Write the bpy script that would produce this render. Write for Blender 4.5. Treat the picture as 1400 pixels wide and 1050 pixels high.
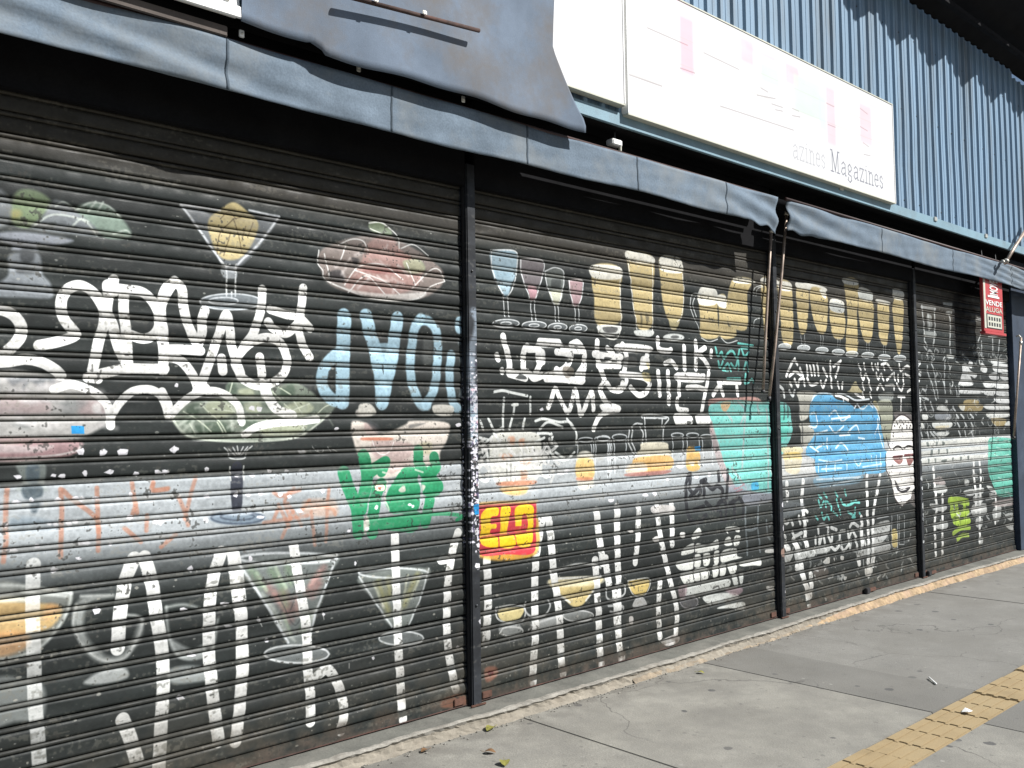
import bpy, bmesh, math, random
import numpy as np
from mathutils import Vector, Matrix
random.seed(7); RNG = np.random.default_rng(11)
for o in list(bpy.data.objects): bpy.data.objects.remove(o)
scene = bpy.context.scene; COL = scene.collection

# ------------------------------------------------------------------ camera, light, exposure
F, YAW, PIT, ROL = 1255.5, 0.74388, 0.044702, -0.015435
SILL = 0.07                                  # height of the doorstep under the shutters
def cam_axes(y, p, r):
    f = np.array([math.sin(y)*math.cos(p), math.cos(y)*math.cos(p), math.sin(p)])
    rt = np.cross(f, [0, 0, 1]); rt /= np.linalg.norm(rt); up = np.cross(rt, f)
    return rt*math.cos(r)+up*math.sin(r), up*math.cos(r)-rt*math.sin(r), f
RT, UP, FW = cam_axes(YAW, PIT, ROL)
CAM = np.array([0., -3.839, SILL+1.49])
cd = bpy.data.cameras.new('camera'); cam = bpy.data.objects.new('camera', cd); COL.objects.link(cam)
cam.matrix_world = Matrix(((RT[0], UP[0], -FW[0], CAM[0]), (RT[1], UP[1], -FW[1], CAM[1]), (RT[2], UP[2], -FW[2], CAM[2]), (0, 0, 0, 1)))
cd.lens = F/1400*36; cd.sensor_width = 36; cd.clip_end = 3000; cd.clip_start = 0.05
scene.camera = cam
SUN_EL, SUN_AZ = math.radians(43), math.radians(33)      # azimuth from the wall's normal towards +x
sdir = Vector((math.sin(SUN_AZ)*math.cos(SUN_EL), -math.cos(SUN_AZ)*math.cos(SUN_EL), math.sin(SUN_EL)))
world = bpy.data.worlds.new('World'); scene.world = world; world.use_nodes = True
wn = world.node_tree.nodes; bg = wn['Background']
sky = wn.new('ShaderNodeTexSky'); sky.sky_type = 'NISHITA'; sky.sun_disc = False
sky.sun_elevation = SUN_EL; sky.sun_rotation = math.pi-SUN_AZ
world.node_tree.links.new(sky.outputs[0], bg.inputs[0]); bg.inputs[1].default_value = 0.05
ld = bpy.data.lights.new('sun', 'SUN'); ld.energy = 5.0; ld.angle = math.radians(0.5); ld.color = (1, .98, .95)
sun = bpy.data.objects.new('sun', ld); COL.objects.link(sun); sun.rotation_euler = sdir.to_track_quat('Z', 'Y').to_euler()
scene.view_settings.view_transform = 'Standard'; scene.view_settings.look = 'None'
scene.view_settings.gamma = 1; scene.view_settings.exposure = 0.62; scene.view_settings.use_curve_mapping = False

# a photograph point carried on to a plane of the place
def ray(u, v): return RT*((u-700)/F)-UP*((v-525)/F)+FW
def onwall(u, v, y=0.):
    r = ray(u, v); return CAM+r*((y-CAM[1])/r[1])
def onground(u, v, z=0.):
    r = ray(u, v); return CAM+r*((z-CAM[2])/r[2])

# ------------------------------------------------------------------ helpers
def link(name, mesh, mat=None, parent=None, smooth=False):
    o = bpy.data.objects.new(name, mesh); COL.objects.link(o)
    if mat and not mesh.materials: mesh.materials.append(mat)
    if parent: o.parent = parent
    if smooth:
        for p in mesh.polygons: p.use_smooth = True
    return o
def mesh_of(verts, faces, name='m'):
    m = bpy.data.meshes.new(name); m.from_pydata([tuple(map(float, v)) for v in verts], [], faces); m.update(); return m
def bm_mesh(bm, name='m'):
    m = bpy.data.meshes.new(name); bmesh.ops.recalc_face_normals(bm, faces=bm.faces); bm.to_mesh(m); bm.free(); return m
def add_box(bm, x0, x1, y0, y1, z0, z1, bev=0):
    r = bmesh.ops.create_cube(bm, size=1); vs = r['verts']
    for v in vs: v.co = Vector(((x0+x1)/2+v.co.x*(x1-x0), (y0+y1)/2+v.co.y*(y1-y0), (z0+z1)/2+v.co.z*(z1-z0)))
    if bev:
        es = list({e for v in vs for e in v.link_edges})
        bmesh.ops.bevel(bm, geom=es, offset=bev, segments=2, affect='EDGES')
def box(name, x0, x1, y0, y1, z0, z1, mat, parent=None, bev=0.004):
    bm = bmesh.new(); add_box(bm, x0, x1, y0, y1, z0, z1, bev); return link(name, bm_mesh(bm), mat, parent)
def tube(name, pts, r, mat, parent=None, seg=8):
    verts = []; faces = []; pts = [Vector(p) for p in pts]
    for i, p in enumerate(pts):
        d = (pts[min(i+1, len(pts)-1)]-pts[max(i-1, 0)]).normalized()
        a = d.orthogonal().normalized() if i == 0 else (a-d*a.dot(d)).normalized(); b = d.cross(a)
        for k in range(seg):
            t = 2*math.pi*k/seg; verts.append(p+(a*math.cos(t)+b*math.sin(t))*r)
    for i in range(len(pts)-1):
        for k in range(seg):
            faces.append((i*seg+k, i*seg+(k+1) % seg, (i+1)*seg+(k+1) % seg, (i+1)*seg+k))
    faces.append(tuple(range(seg))[::-1]); faces.append(tuple((len(pts)-1)*seg+k for k in range(seg)))
    return link(name, mesh_of(verts, faces), mat, parent, True)
def thing(name, loc, label, cat, group=None):
    o = bpy.data.objects.new(name, None); COL.objects.link(o); o.location = loc; o.empty_display_size = .1
    o['label'] = label; o['category'] = cat
    if group: o['group'] = group
    return o
def tag(o, label, cat, group=None):
    o['label'] = label; o['category'] = cat
    if group: o['group'] = group
    return o
def rel(o):                                       # children of an empty keep world coordinates
    par = o.parent
    o.matrix_parent_inverse = Matrix.Translation(par.location).inverted(); return o

# ------------------------------------------------------------------ materials
def mat(name, base, rough=.7, metal=0., var=.25, scale=4., bump=.0, bscale=60., spec=.5, dirt=None, dirtamt=.5, dscale=1.5, stretch=(1, 1, 1), fine=.12):
    m = bpy.data.materials.new(name); m.use_nodes = True; nt = m.node_tree; N = nt.nodes; L = nt.links
    b = N['Principled BSDF']; b.inputs['Roughness'].default_value = rough; b.inputs['Metallic'].default_value = metal
    b.inputs['Specular IOR Level'].default_value = spec
    geo = N.new('ShaderNodeNewGeometry'); mp = N.new('ShaderNodeMapping'); mp.inputs['Scale'].default_value = stretch
    L.new(geo.outputs['Position'], mp.inputs[0])
    n1 = N.new('ShaderNodeTexNoise'); n1.inputs['Scale'].default_value = scale; n1.inputs['Detail'].default_value = 6; n1.inputs['Roughness'].default_value = .65
    L.new(mp.outputs[0], n1.inputs[0])
    n2 = N.new('ShaderNodeTexNoise'); n2.inputs['Scale'].default_value = bscale*2; n2.inputs['Detail'].default_value = 3
    L.new(geo.outputs['Position'], n2.inputs[0])
    mr = N.new('ShaderNodeMapRange'); mr.inputs[1].default_value = .3; mr.inputs[2].default_value = .7
    mr.inputs[3].default_value = 1-var; mr.inputs[4].default_value = 1+var; L.new(n1.outputs[0], mr.inputs[0])
    mr2 = N.new('ShaderNodeMapRange'); mr2.inputs[1].default_value = .3; mr2.inputs[2].default_value = .7
    mr2.inputs[3].default_value = 1-fine; mr2.inputs[4].default_value = 1+fine; L.new(n2.outputs[0], mr2.inputs[0])
    mu = N.new('ShaderNodeMath'); mu.operation = 'MULTIPLY'; L.new(mr.outputs[0], mu.inputs[0]); L.new(mr2.outputs[0], mu.inputs[1])
    vm = N.new('ShaderNodeVectorMath'); vm.operation = 'SCALE'; vm.inputs[0].default_value = base[:3]; L.new(mu.outputs[0], vm.inputs['Scale'])
    out = vm.outputs[0]
    if dirt:
        n3 = N.new('ShaderNodeTexNoise'); n3.inputs['Scale'].default_value = dscale; n3.inputs['Detail'].default_value = 8; n3.inputs['Roughness'].default_value = .7
        L.new(mp.outputs[0], n3.inputs[0])
        r3 = N.new('ShaderNodeMapRange'); r3.inputs[1].default_value = .48; r3.inputs[2].default_value = .68; r3.inputs[4].default_value = dirtamt; L.new(n3.outputs[0], r3.inputs[0])
        mx = N.new('ShaderNodeMix'); mx.data_type = 'RGBA'; L.new(r3.outputs[0], mx.inputs[0]); L.new(out, mx.inputs[6]); mx.inputs[7].default_value = (*dirt, 1); out = mx.outputs[2]
    L.new(out, b.inputs['Base Color'])
    if bump:
        n4 = N.new('ShaderNodeTexNoise'); n4.inputs['Scale'].default_value = bscale; n4.inputs['Detail'].default_value = 5; L.new(geo.outputs['Position'], n4.inputs[0])
        bp = N.new('ShaderNodeBump'); bp.inputs['Strength'].default_value = .6; bp.inputs['Distance'].default_value = bump
        L.new(n4.outputs[0], bp.inputs['Height']); L.new(bp.outputs[0], b.inputs['Normal'])
    m['out'] = 1
    return m
M_void = mat('dark_recess', (.012, .012, .013), .95, spec=.05)  # near-black colour stands in for the deep shade under the awnings
M_post = mat('post_dark_steel', (.045, .05, .056), .45, .2, dirt=(.12, .1, .08), dscale=6)
M_blue = mat('blue_steel', (.17, .265, .365), .6, .0, var=.16, scale=2, dirt=(.12, .135, .14), dirtamt=.7, dscale=3.5, stretch=(1, 1, .14), bump=.0006, bscale=90)
M_flash = mat('flashing_blue', (.19, .30, .36), .5, var=.12, dirt=(.16, .2, .22), dscale=5)
M_fabric = mat('awning_canvas', (.135, .172, .212), .95, var=.2, scale=4, bump=.0018, bscale=55, dirt=(.20, .215, .22), dirtamt=.75, dscale=2.2, spec=.15)
M_seam = mat('canvas_seam', (.075, .095, .115), .95, spec=.1)
M_tarp = mat('tarpaulin', (.14, .175, .225), .9, var=.25, scale=2.2, bump=.001, bscale=200, dirt=(.15, .13, .11), dirtamt=.7, dscale=1.6, spec=.2)
M_rust = mat('rust', (.095, .045, .03), .9, bump=.002, bscale=80, var=.4, scale=20)
M_redbar = mat('oxide_red_bar', (.045, .02, .017), .6, var=.3)
M_brown = mat('brown_hem', (.09, .075, .066), .9)
M_pole = mat('weathered_pole', (.33, .26, .21), .5, .4, var=.4, scale=12)
M_galv = mat('galvanised', (.6, .58, .52), .35, .5)
M_seal = mat('dark_rust_seal', (.055, .032, .026), .9, var=.5, scale=14, dirt=(.16, .07, .05), dirtamt=.5, dscale=5)
M_black = mat('black_paint', (.02, .02, .022), .6)
M_navy = mat('navy_render', (.016, .03, .055), .7, var=.3, dirt=(.05, .07, .1), dscale=3)
M_roof = mat('roof_underside', (.011, .011, .012), .9, var=.3, spec=.1)
M_rooftop = mat('roof_sheet', (.25, .25, .24), .8)
M_red = mat('sign_red', (.42, .05, .055), .45, var=.1)
M_white = mat('sign_white', (.8, .8, .78), .5, var=.06)
M_cream = mat('sign_cream', (.5, .5, .42), .6, var=.1)
M_yellow = mat('tactile_yellow', (.30, .225, .12), .9, var=.22, scale=3, bump=.0015, bscale=120, dirt=(.24, .19, .11), dirtamt=.75, dscale=3)
M_orange = mat('brick_footing', (.31, .225, .135), .95, var=.45, scale=16, bump=.006, bscale=45, dirt=(.36, .25, .18), dirtamt=.8, dscale=7)
M_tan = mat('crumbled_tan_mortar', (.24, .195, .14), .95, var=.4, scale=14, bump=.006, bscale=45, dirt=(.2, .18, .15), dirtamt=.9, dscale=9)
M_cement = mat('pale_cement', (.24, .228, .20), .95, var=.3, scale=9, bump=.006, bscale=50, dirt=(.2, .18, .15), dirtamt=.7, dscale=6)
M_riser = mat('riser_render', (.22, .198, .16), .95, var=.3, scale=7, bump=.008, bscale=38, dirt=(.22, .19, .15), dirtamt=.8, dscale=5)
M_sill = mat('doorstep_grey', (.115, .115, .10), .9, var=.3, scale=5, bump=.003, bscale=70, dirt=(.2, .19, .165), dirtamt=.55, dscale=4)
M_leaf = mat('dry_leaf', (.2, .19, .04), .7, var=.4, scale=40)
M_leafb = mat('brown_leaf', (.13, .07, .03), .8, var=.4, scale=40)
M_road = mat('asphalt', (.05, .05, .05), .95, bump=.004, bscale=80)
M_wall = mat('painted_masonry', (.1, .1, .1), .9)

def concrete(name, base, darker=0.):
    m = mat(name, base, .92, var=.17, scale=2.1, bump=.0035, bscale=95, dirt=(.14, .134, .118), dirtamt=.8, dscale=1.3, fine=.2)
    nt = m.node_tree; N = nt.nodes; L = nt.links; b = N['Principled BSDF']
    src = b.inputs['Base Color'].links[0].from_socket
    geo = N.new('ShaderNodeNewGeometry')
    def spots(scale, lo, hi, col, amt, sc=(1, 1, 1)):
        nonlocal src
        mp = N.new('ShaderNodeMapping'); mp.inputs['Scale'].default_value = sc; L.new(geo.outputs['Position'], mp.inputs[0])
        nz = N.new('ShaderNodeTexNoise'); nz.inputs['Scale'].default_value = scale*1.5; L.new(mp.outputs[0], nz.inputs[0])
        add = N.new('ShaderNodeVectorMath'); add.operation = 'MULTIPLY_ADD'; L.new(nz.outputs[1], add.inputs[0]); add.inputs[1].default_value = (.25/scale,)*3; L.new(mp.outputs[0], add.inputs[2])
        vo = N.new('ShaderNodeTexVoronoi'); vo.inputs['Scale'].default_value = scale; L.new(add.outputs[0], vo.inputs[0])
        # size varies from cell to cell
        sub = N.new('ShaderNodeSeparateColor'); L.new(vo.outputs['Color'], sub.inputs[0])
        rr = N.new('ShaderNodeMath'); rr.operation = 'MULTIPLY'; L.new(sub.outputs[0], rr.inputs[0]); rr.inputs[1].default_value = hi
        dv = N.new('ShaderNodeMath'); dv.operation = 'SUBTRACT'; L.new(rr.outputs[0], dv.inputs[0]); L.new(vo.outputs['Distance'], dv.inputs[1])
        mr = N.new('ShaderNodeMapRange'); mr.inputs[1].default_value = 0; mr.inputs[2].default_value = lo; mr.inputs[4].default_value = amt; L.new(dv.outputs[0], mr.inputs[0])
        mx = N.new('ShaderNodeMix'); mx.data_type = 'RGBA'; L.new(mr.outputs[0], mx.inputs[0]); L.new(src, mx.inputs[6]); mx.inputs[7].default_value = (*col, 1); src = mx.outputs[2]
    spots(5.5, .02, .19, (.05, .05, .053), .85)
    spots(16, .05, .22, (.09, .088, .08), .5)
    spots(9, .05, .12, (.34, .33, .30), .6)
    # hairline cracks here and there, and grime gathered along the foot of the step
    nz = N.new('ShaderNodeTexNoise'); nz.inputs['Scale'].default_value = 3; nz.inputs['Detail'].default_value = 5; L.new(geo.outputs['Position'], nz.inputs[0])
    ad = N.new('ShaderNodeVectorMath'); ad.operation = 'MULTIPLY_ADD'; L.new(nz.outputs[1], ad.inputs[0]); ad.inputs[1].default_value = (.35,)*3; L.new(geo.outputs['Position'], ad.inputs[2])
    vo = N.new('ShaderNodeTexVoronoi'); vo.feature = 'DISTANCE_TO_EDGE'; vo.inputs['Scale'].default_value = .75; L.new(ad.outputs[0], vo.inputs[0])
    r1 = N.new('ShaderNodeMapRange'); r1.inputs[1].default_value = .001; r1.inputs[2].default_value = .0045; r1.inputs[3].default_value = .75; r1.inputs[4].default_value = 0; L.new(vo.outputs['Distance'], r1.inputs[0])
    n5 = N.new('ShaderNodeTexNoise'); n5.inputs['Scale'].default_value = .9; L.new(geo.outputs['Position'], n5.inputs[0])
    r5 = N.new('ShaderNodeMapRange'); r5.inputs[1].default_value = .47; r5.inputs[2].default_value = .54; L.new(n5.outputs[0], r5.inputs[0])
    m5 = N.new('ShaderNodeMath'); m5.operation = 'MULTIPLY'; L.new(r1.outputs[0], m5.inputs[0]); L.new(r5.outputs[0], m5.inputs[1])
    mx = N.new('ShaderNodeMix'); mx.data_type = 'RGBA'; L.new(m5.outputs[0], mx.inputs[0]); L.new(src, mx.inputs[6]); mx.inputs[7].default_value = (.05, .048, .044, 1); src = mx.outputs[2]
    sp = N.new('ShaderNodeSeparateXYZ'); L.new(geo.outputs['Position'], sp.inputs[0])
    r6 = N.new('ShaderNodeMapRange'); r6.inputs[1].default_value = -.48; r6.inputs[2].default_value = -.18; L.new(sp.outputs[1], r6.inputs[0])
    n6 = N.new('ShaderNodeTexNoise'); n6.inputs['Scale'].default_value = 7; n6.inputs['Detail'].default_value = 7; L.new(geo.outputs['Position'], n6.inputs[0])
    r7 = N.new('ShaderNodeMapRange'); r7.inputs[1].default_value = .4; r7.inputs[2].default_value = .62; r7.inputs[4].default_value = .8; L.new(n6.outputs[0], r7.inputs[0])
    m6 = N.new('ShaderNodeMath'); m6.operation = 'MULTIPLY'; L.new(r6.outputs[0], m6.inputs[0]); L.new(r7.outputs[0], m6.inputs[1])
    mx = N.new('ShaderNodeMix'); mx.data_type = 'RGBA'; L.new(m6.outputs[0], mx.inputs[0]); L.new(src, mx.inputs[6]); mx.inputs[7].default_value = (.10, .092, .078, 1); src = mx.outputs[2]
    n8 = N.new('ShaderNodeTexNoise'); n8.inputs['Scale'].default_value = 3.5; n8.inputs['Detail'].default_value = 9; n8.inputs['Roughness'].default_value = .75; L.new(geo.outputs['Position'], n8.inputs[0])
    r8 = N.new('ShaderNodeMapRange'); r8.inputs[1].default_value = .42; r8.inputs[2].default_value = .60; r8.inputs[4].default_value = .5; L.new(n8.outputs[0], r8.inputs[0])
    mx = N.new('ShaderNodeMix'); mx.data_type = 'RGBA'; L.new(r8.outputs[0], mx.inputs[0]); L.new(src, mx.inputs[6]); mx.inputs[7].default_value = (.155, .15, .135, 1); src = mx.outputs[2]
    L.new(src, b.inputs['Base Color'])
    return m
M_conc = concrete('pavement_concrete', (.232, .224, .196))
M_conc2 = concrete('pavement_concrete_far', (.185, .18, .164))
M_patch = concrete('trench_patch_cement', (.145, .141, .128))

# ------------------------------------------------------------------ the painted skin of the shutters
X0, X1, Z0, Z1, PX = -.3, 11.25, SILL, 2.97, .0026
CW, CH = int((X1-X0)/PX), int((Z1-Z0)/PX)
CX = X0+(np.arange(CW)+.5)*PX; CZ = Z0+(np.arange(CH)+.5)*PX       # row 0 = bottom
PITCH, SLAT0 = .083, SILL+.062
def vnoise(cell, seed, oct=1, stretch=1., w=None, h=None):
    w = w or CW; h = h or CH
    r = np.random.default_rng(seed); out = np.zeros((h, w), np.float32); amp = 1.; tot = 0
    for k in range(oct):
        c = max(cell/2**k, 1.2); gw, gh = int(w/(c*stretch))+3, int(h/c)+3
        g = r.random((gh, gw)).astype(np.float32)
        x = np.linspace(0, gw-2.001, w); y = np.linspace(0, gh-2.001, h); xi = x.astype(int); yi = y.astype(int)
        fx = (x-xi); fy = (y-yi); fx = (fx*fx*(3-2*fx)).astype(np.float32); fy = (fy*fy*(3-2*fy)).astype(np.float32)[:, None]
        a = g[:, xi]*(1-fx)+g[:, xi+1]*fx
        out += amp*(a[yi]*(1-fy)+a[yi+1]*fy); tot += amp; amp *= .55
    return out/tot
PHZ = np.mod(CZ-SLAT0, PITCH)/PITCH                     # place on the slat, .77 to 1 = the rolled joint
BEAD = (PHZ > .735) | (PHZ < .02)
N1 = vnoise(260, 1, 5); N2 = vnoise(26, 2, 4); N3 = vnoise(5, 3, 2); NS = vnoise(10, 4, 3, stretch=8)
IMG = np.zeros((CH, CW, 3), np.float32)
def zlev(z): return CZ[:, None] > z
mural = np.array((36, 41, 40), np.float32); brown = np.array((60, 55, 46), np.float32)
IMG[:] = mural
IMG *= (.86+.3*N1+.12*N2)[..., None]
def blend(mask, col, sl=None):
    if sl is None: sl = (slice(None), slice(None))
    c = np.asarray(col, np.float32); a = mask[..., None]
    IMG[sl] = IMG[sl]*(1-a)+c*a
# bare brownish metal above the mural, its edge sinking slightly to the right; dirty bottom slats
topz = 2.60-.02*CX[None, :]
blend(np.clip((CZ[:, None]-topz)/.10, 0, 1)*.85, brown*(1.))
# pale grey band, fading into blue-grey and black
za, zb, zc = 1.37, 1.12, .86
z = CZ[:, None]+.0*N1
band = np.clip((za-z)/.012, 0, 1)*np.clip((z-zc)/(zb-zc), 0, 1)**1.5
xr = CX[None, :]
blend(np.clip(band, 0, 1)*(.92-.12*N1)*np.ones_like(N1), (180, 187, 191))
blend((np.clip((z-1.15)/.2, 0, 1)*np.clip((1.37-z)/.012, 0, 1)*np.clip((xr-3.1)/.2, 0, 1)*.5*N1), (205, 205, 200))
CROPS = dict(p=(0, 0, 1), a1=(0, 350, 5.833), a2=(220, 360, 5.833), a3=(0, 500, 5.833), a4=(200, 500, 4.773), a5=(420, 400, 5.833), a6=(440, 560, 5.833),
             a7=(0, 240, 5.833), a8=(0, 650, 5.833), b1=(660, 440, 7), b2=(840, 440, 7), b3=(640, 530, 7), b4=(820, 550, 7), b5=(900, 620, 7),
             b6=(900, 700, 7), b7=(1050, 470, 7), b8=(1050, 620, 7), g1=(1050, 700, 7), g2=(1190, 550, 6.18), g3=(1250, 400, 6.56), g4=(1250, 550, 7),
             g5=(980, 350, 5), c8=(0, 700, 3), d1=(310, 700, 3), d2=(630, 320, 5.835), d3=(840, 320, 5.833), d6=(630, 670, 4.04), d7=(840, 670, 4.04),
             c5=(310, 230, 4), c4=(0, 230, 4.2), e1=(1040, 560, 3.889), h=(1240, 480, 3.75))
def pts_of(crop, s):
    ox, oy, sc = CROPS[crop]; out = []
    for t in s.split():
        a, b = t.split(','); q = onwall(ox+float(a)/sc, oy+float(b)/sc); out.append((q[0], q[2]))
    return np.array(out)
def smooth(p, n=6):
    if len(p) < 3: return p
    e = np.vstack([2*p[0]-p[1], p, 2*p[-1]-p[-2]]); out = []
    for i in range(1, len(e)-2):
        for k in range(n):
            t = k/n; a, b, c, d = e[i-1], e[i], e[i+1], e[i+2]
            out.append(.5*((2*b)+(c-a)*t+(2*a-5*b+4*c-d)*t*t+(3*b-a-3*c+d)*t**3))
    out.append(p[-1]); return np.array(out)
def win(p, m):
    i0 = max(int((p[:, 0].min()-m-X0)/PX), 0); i1 = min(int((p[:, 0].max()+m-X0)/PX)+2, CW)
    j0 = max(int((p[:, 1].min()-m-Z0)/PX), 0); j1 = min(int((p[:, 1].max()+m-Z0)/PX)+2, CH)
    return i0, i1, j0, j1
def wear_mask(mask, sl, j0, j1, bead, wear):
    ph = PHZ[j0:j1][:, None]
    groove = ((ph > .71) & (ph < .765)) | (ph > .965) | (ph < .02)
    m = mask*np.where((ph > .735), bead, 1.)
    m = m*np.where(groove, .35, 1.)
    if wear: m = m*(1-wear*np.clip((N3[sl]*.5+NS[sl]*.5-.55)*6, 0, 1))
    return m
def S(crop, w, col, txt, a=1., soft=.003, bead=.8, wear=.25, sm=True):
    for part in txt.split(';'):
        if not part.strip(): continue
        p = pts_of(crop, part)
        if len(p) == 1: p = np.vstack([p, p+.001])
        if sm: p = smooth(p)
        i0, i1, j0, j1 = win(p, w+soft)
        if i1 <= i0 or j1 <= j0: continue
        d2 = np.full((j1-j0, i1-i0), 1e9, np.float32)
        for q0, q1 in zip(p[:-1], p[1:]):
            m = w*.5+soft+PX
            a0 = max(int((min(q0[0], q1[0])-m-X0)/PX), i0); a1 = min(int((max(q0[0], q1[0])+m-X0)/PX)+2, i1)
            b0 = max(int((min(q0[1], q1[1])-m-Z0)/PX), j0); b1 = min(int((max(q0[1], q1[1])+m-Z0)/PX)+2, j1)
            if a1 <= a0 or b1 <= b0: continue
            X = CX[a0:a1][None, :]-q0[0]; Z = CZ[b0:b1][:, None]-q0[1]; dx, dz = q1-q0; L2 = dx*dx+dz*dz+1e-12
            t = np.clip((X*dx+Z*dz)/L2, 0, 1); dd = (X-t*dx)**2+(Z-t*dz)**2
            v = d2[b0-j0:b1-j0, a0-i0:a1-i0]; np.minimum(v, dd, out=v)
        d = np.sqrt(d2); mask = np.clip((w*.5+soft*.5-d)/max(soft, .0015), 0, 1)
        sl = (slice(j0, j1), slice(i0, i1)); blend(wear_mask(mask, sl, j0, j1, bead, wear)*a, col, sl)
def P(crop, col, txt, a=1., soft=.004, bead=.8, wear=.15, sm=True):
    for part in txt.split(';'):
        if not part.strip(): continue
        p = pts_of(crop, part)
        if sm:
            q = np.vstack([p[-1], p, p[0], p[1]]); p = smooth(q)[6:-6]
        i0, i1, j0, j1 = win(p, soft+.01)
        if i1 <= i0 or j1 <= j0: continue
        X = CX[i0:i1][None, :]; Z = CZ[j0:j1][:, None]; inside = np.zeros((j1-j0, i1-i0), bool); d2 = np.full(inside.shape, 1e9, np.float32)
        for q0, q1 in zip(p, np.roll(p, -1, 0)):
            c = (q0[1] > Z) != (q1[1] > Z)
            if q1[1] != q0[1]: inside ^= c & (X < (q1[0]-q0[0])*(Z-q0[1])/(q1[1]-q0[1])+q0[0])
            dx, dz = q1-q0; t = np.clip(((X-q0[0])*dx+(Z-q0[1])*dz)/(dx*dx+dz*dz+1e-12), 0, 1)
            np.minimum(d2, (X-q0[0]-t*dx)**2+(Z-q0[1]-t*dz)**2, out=d2)
        d = np.sqrt(d2)*np.where(inside, 1, -1); mask = np.clip(.5+d/max(soft, .0015), 0, 1)
        sl = (slice(j0, j1), slice(i0, i1)); blend(wear_mask(mask, sl, j0, j1, bead, wear)*a, col, sl)
def ell(crop, cx, cy, rx, ry, n=14):
    return ' '.join('%g,%g' % (cx+rx*math.cos(2*math.pi*k/n), cy+ry*math.sin(2*math.pi*k/n)) for k in range(n+1))
WH = (250, 250, 246); PW = (218, 222, 220)
# ---- the painted bar scene: fruit, glasses and drinks
GR=(168,172,180); GD=(120,126,132)
# fruit bowl, top left
P('a7',(150,155,165),'-60,470 100,450 330,470 580,520 440,560 300,565 295,600 100,600 90,560 -60,500',.85,.012)
P('a7',(165,172,180),'60,660 110,620 290,620 330,700 340,790 400,860 415,975 200,975 -60,960 -60,880 60,800',.72,.012)
P('a7',(60,64,66),'170,580 265,585 260,690 165,685;140,740 265,745 270,785 140,780',.8,.012)
P('a7',(122,142,104),'80,330 110,160 190,110 300,130 390,190 400,250 330,330 230,420 120,400',.85,.014)
P('a7',(165,150,85),'80,290 150,280 160,330 100,350',.6,.02)
P('a7',(152,158,164),'250,420 330,340 410,210 500,215 600,290 720,370 790,480 560,470',.7,.014)
P('a7',(152,176,158),'600,270 740,215 870,250 960,330 1045,460 990,505 830,495 740,400',.7,.014)
S('a7',.008,(205,215,205),'440,250 500,215 590,260;600,280 720,220 860,245 960,340;700,290 760,210;780,280 820,215;900,470 1000,440 1040,470;260,410 400,320 560,330 690,380 770,480;580,400 640,350 700,370',.7,.006)
P('a7',(150,155,160),'-60,150 0,110 60,170 90,250 60,390 -60,400',.6,.016)
P('a7',(70,75,72),'380,390 440,375 430,410 390,415;530,420 600,410 610,445 540,445',.7,.01)
# ice cream glass
P('p',(165,170,178),'247,281 268,283 300,300 345,300 381,296 352,340 325,368 313,372 296,352 272,315',.5,.012)
P('p',(190,172,118),'284,302 300,287 318,277 336,288 352,305 346,330 328,353 302,353 288,328',.9,.01)
S('p',.010,(224,228,232),'246,281 262,282 300,288;247,281 270,312 300,356 309,368;340,288 381,297;381,297 352,335 330,356 320,368',.85,.008)
S('p',.005,(90,75,50),'296,348 300,320 318,300;318,300 325,320 330,345;300,300 312,290 322,300;305,350 315,318;335,310 330,330;345,305 338,325;318,300 335,296',.8)
S('p',.008,(225,228,226),'300,356 309,364 314,362;309,362 309,405;322,362 321,405;316,400 316,408',.85)
P('p',(170,180,188),ell('p',315,413,43,11),.6,.01)
S('p',.007,(220,226,230),ell('p',315,413,42,11)+';'+ell('p',305,412,20,5),.75)
P('p',(215,222,228),'302,366 320,366 323,380 305,380',.6,.008)
# fruit plate
P('c5',(196,170,160),'500,470 620,400 760,370 920,390 1100,490 1190,600 1100,700 900,725 700,690 550,630',.55,.014)
P('c5',(172,130,122),'640,620 720,540 780,400 900,380 950,450 1060,520 1070,570 1020,660 850,700 680,680',.7,.016)
P('c5',(150,170,130),'780,300 840,295 900,340 890,370 800,350;960,510 1050,500 1080,560 1000,580',.6,.012)
P('c5',(120,62,58),'740,560 900,545 960,570 850,580;900,460 1000,480 990,500',.6,.012)
P('c5',(232,228,222),'560,630 700,670 900,690 1080,680 1050,715 900,728 760,705',.75,.01)
S('c5',.007,(232,232,228),'500,450 495,520 520,560 550,620 760,705 920,725 1050,710 1110,650 1190,620;610,420 680,390 740,400 770,450;620,500 650,420;640,640 720,540 850,530 960,610;950,440 1020,420 1100,480;780,300 850,300 930,370 940,440;790,330 850,360;1190,620 1160,560 1110,560 1010,660;530,470 560,600;700,560 860,620 940,690;660,680 760,590 860,690;980,520 1030,640',.8,.004)
P('c5',(45,45,48),'560,570 620,560 640,620 580,620;680,490 720,500 710,530 690,520',.7,.008)
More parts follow.
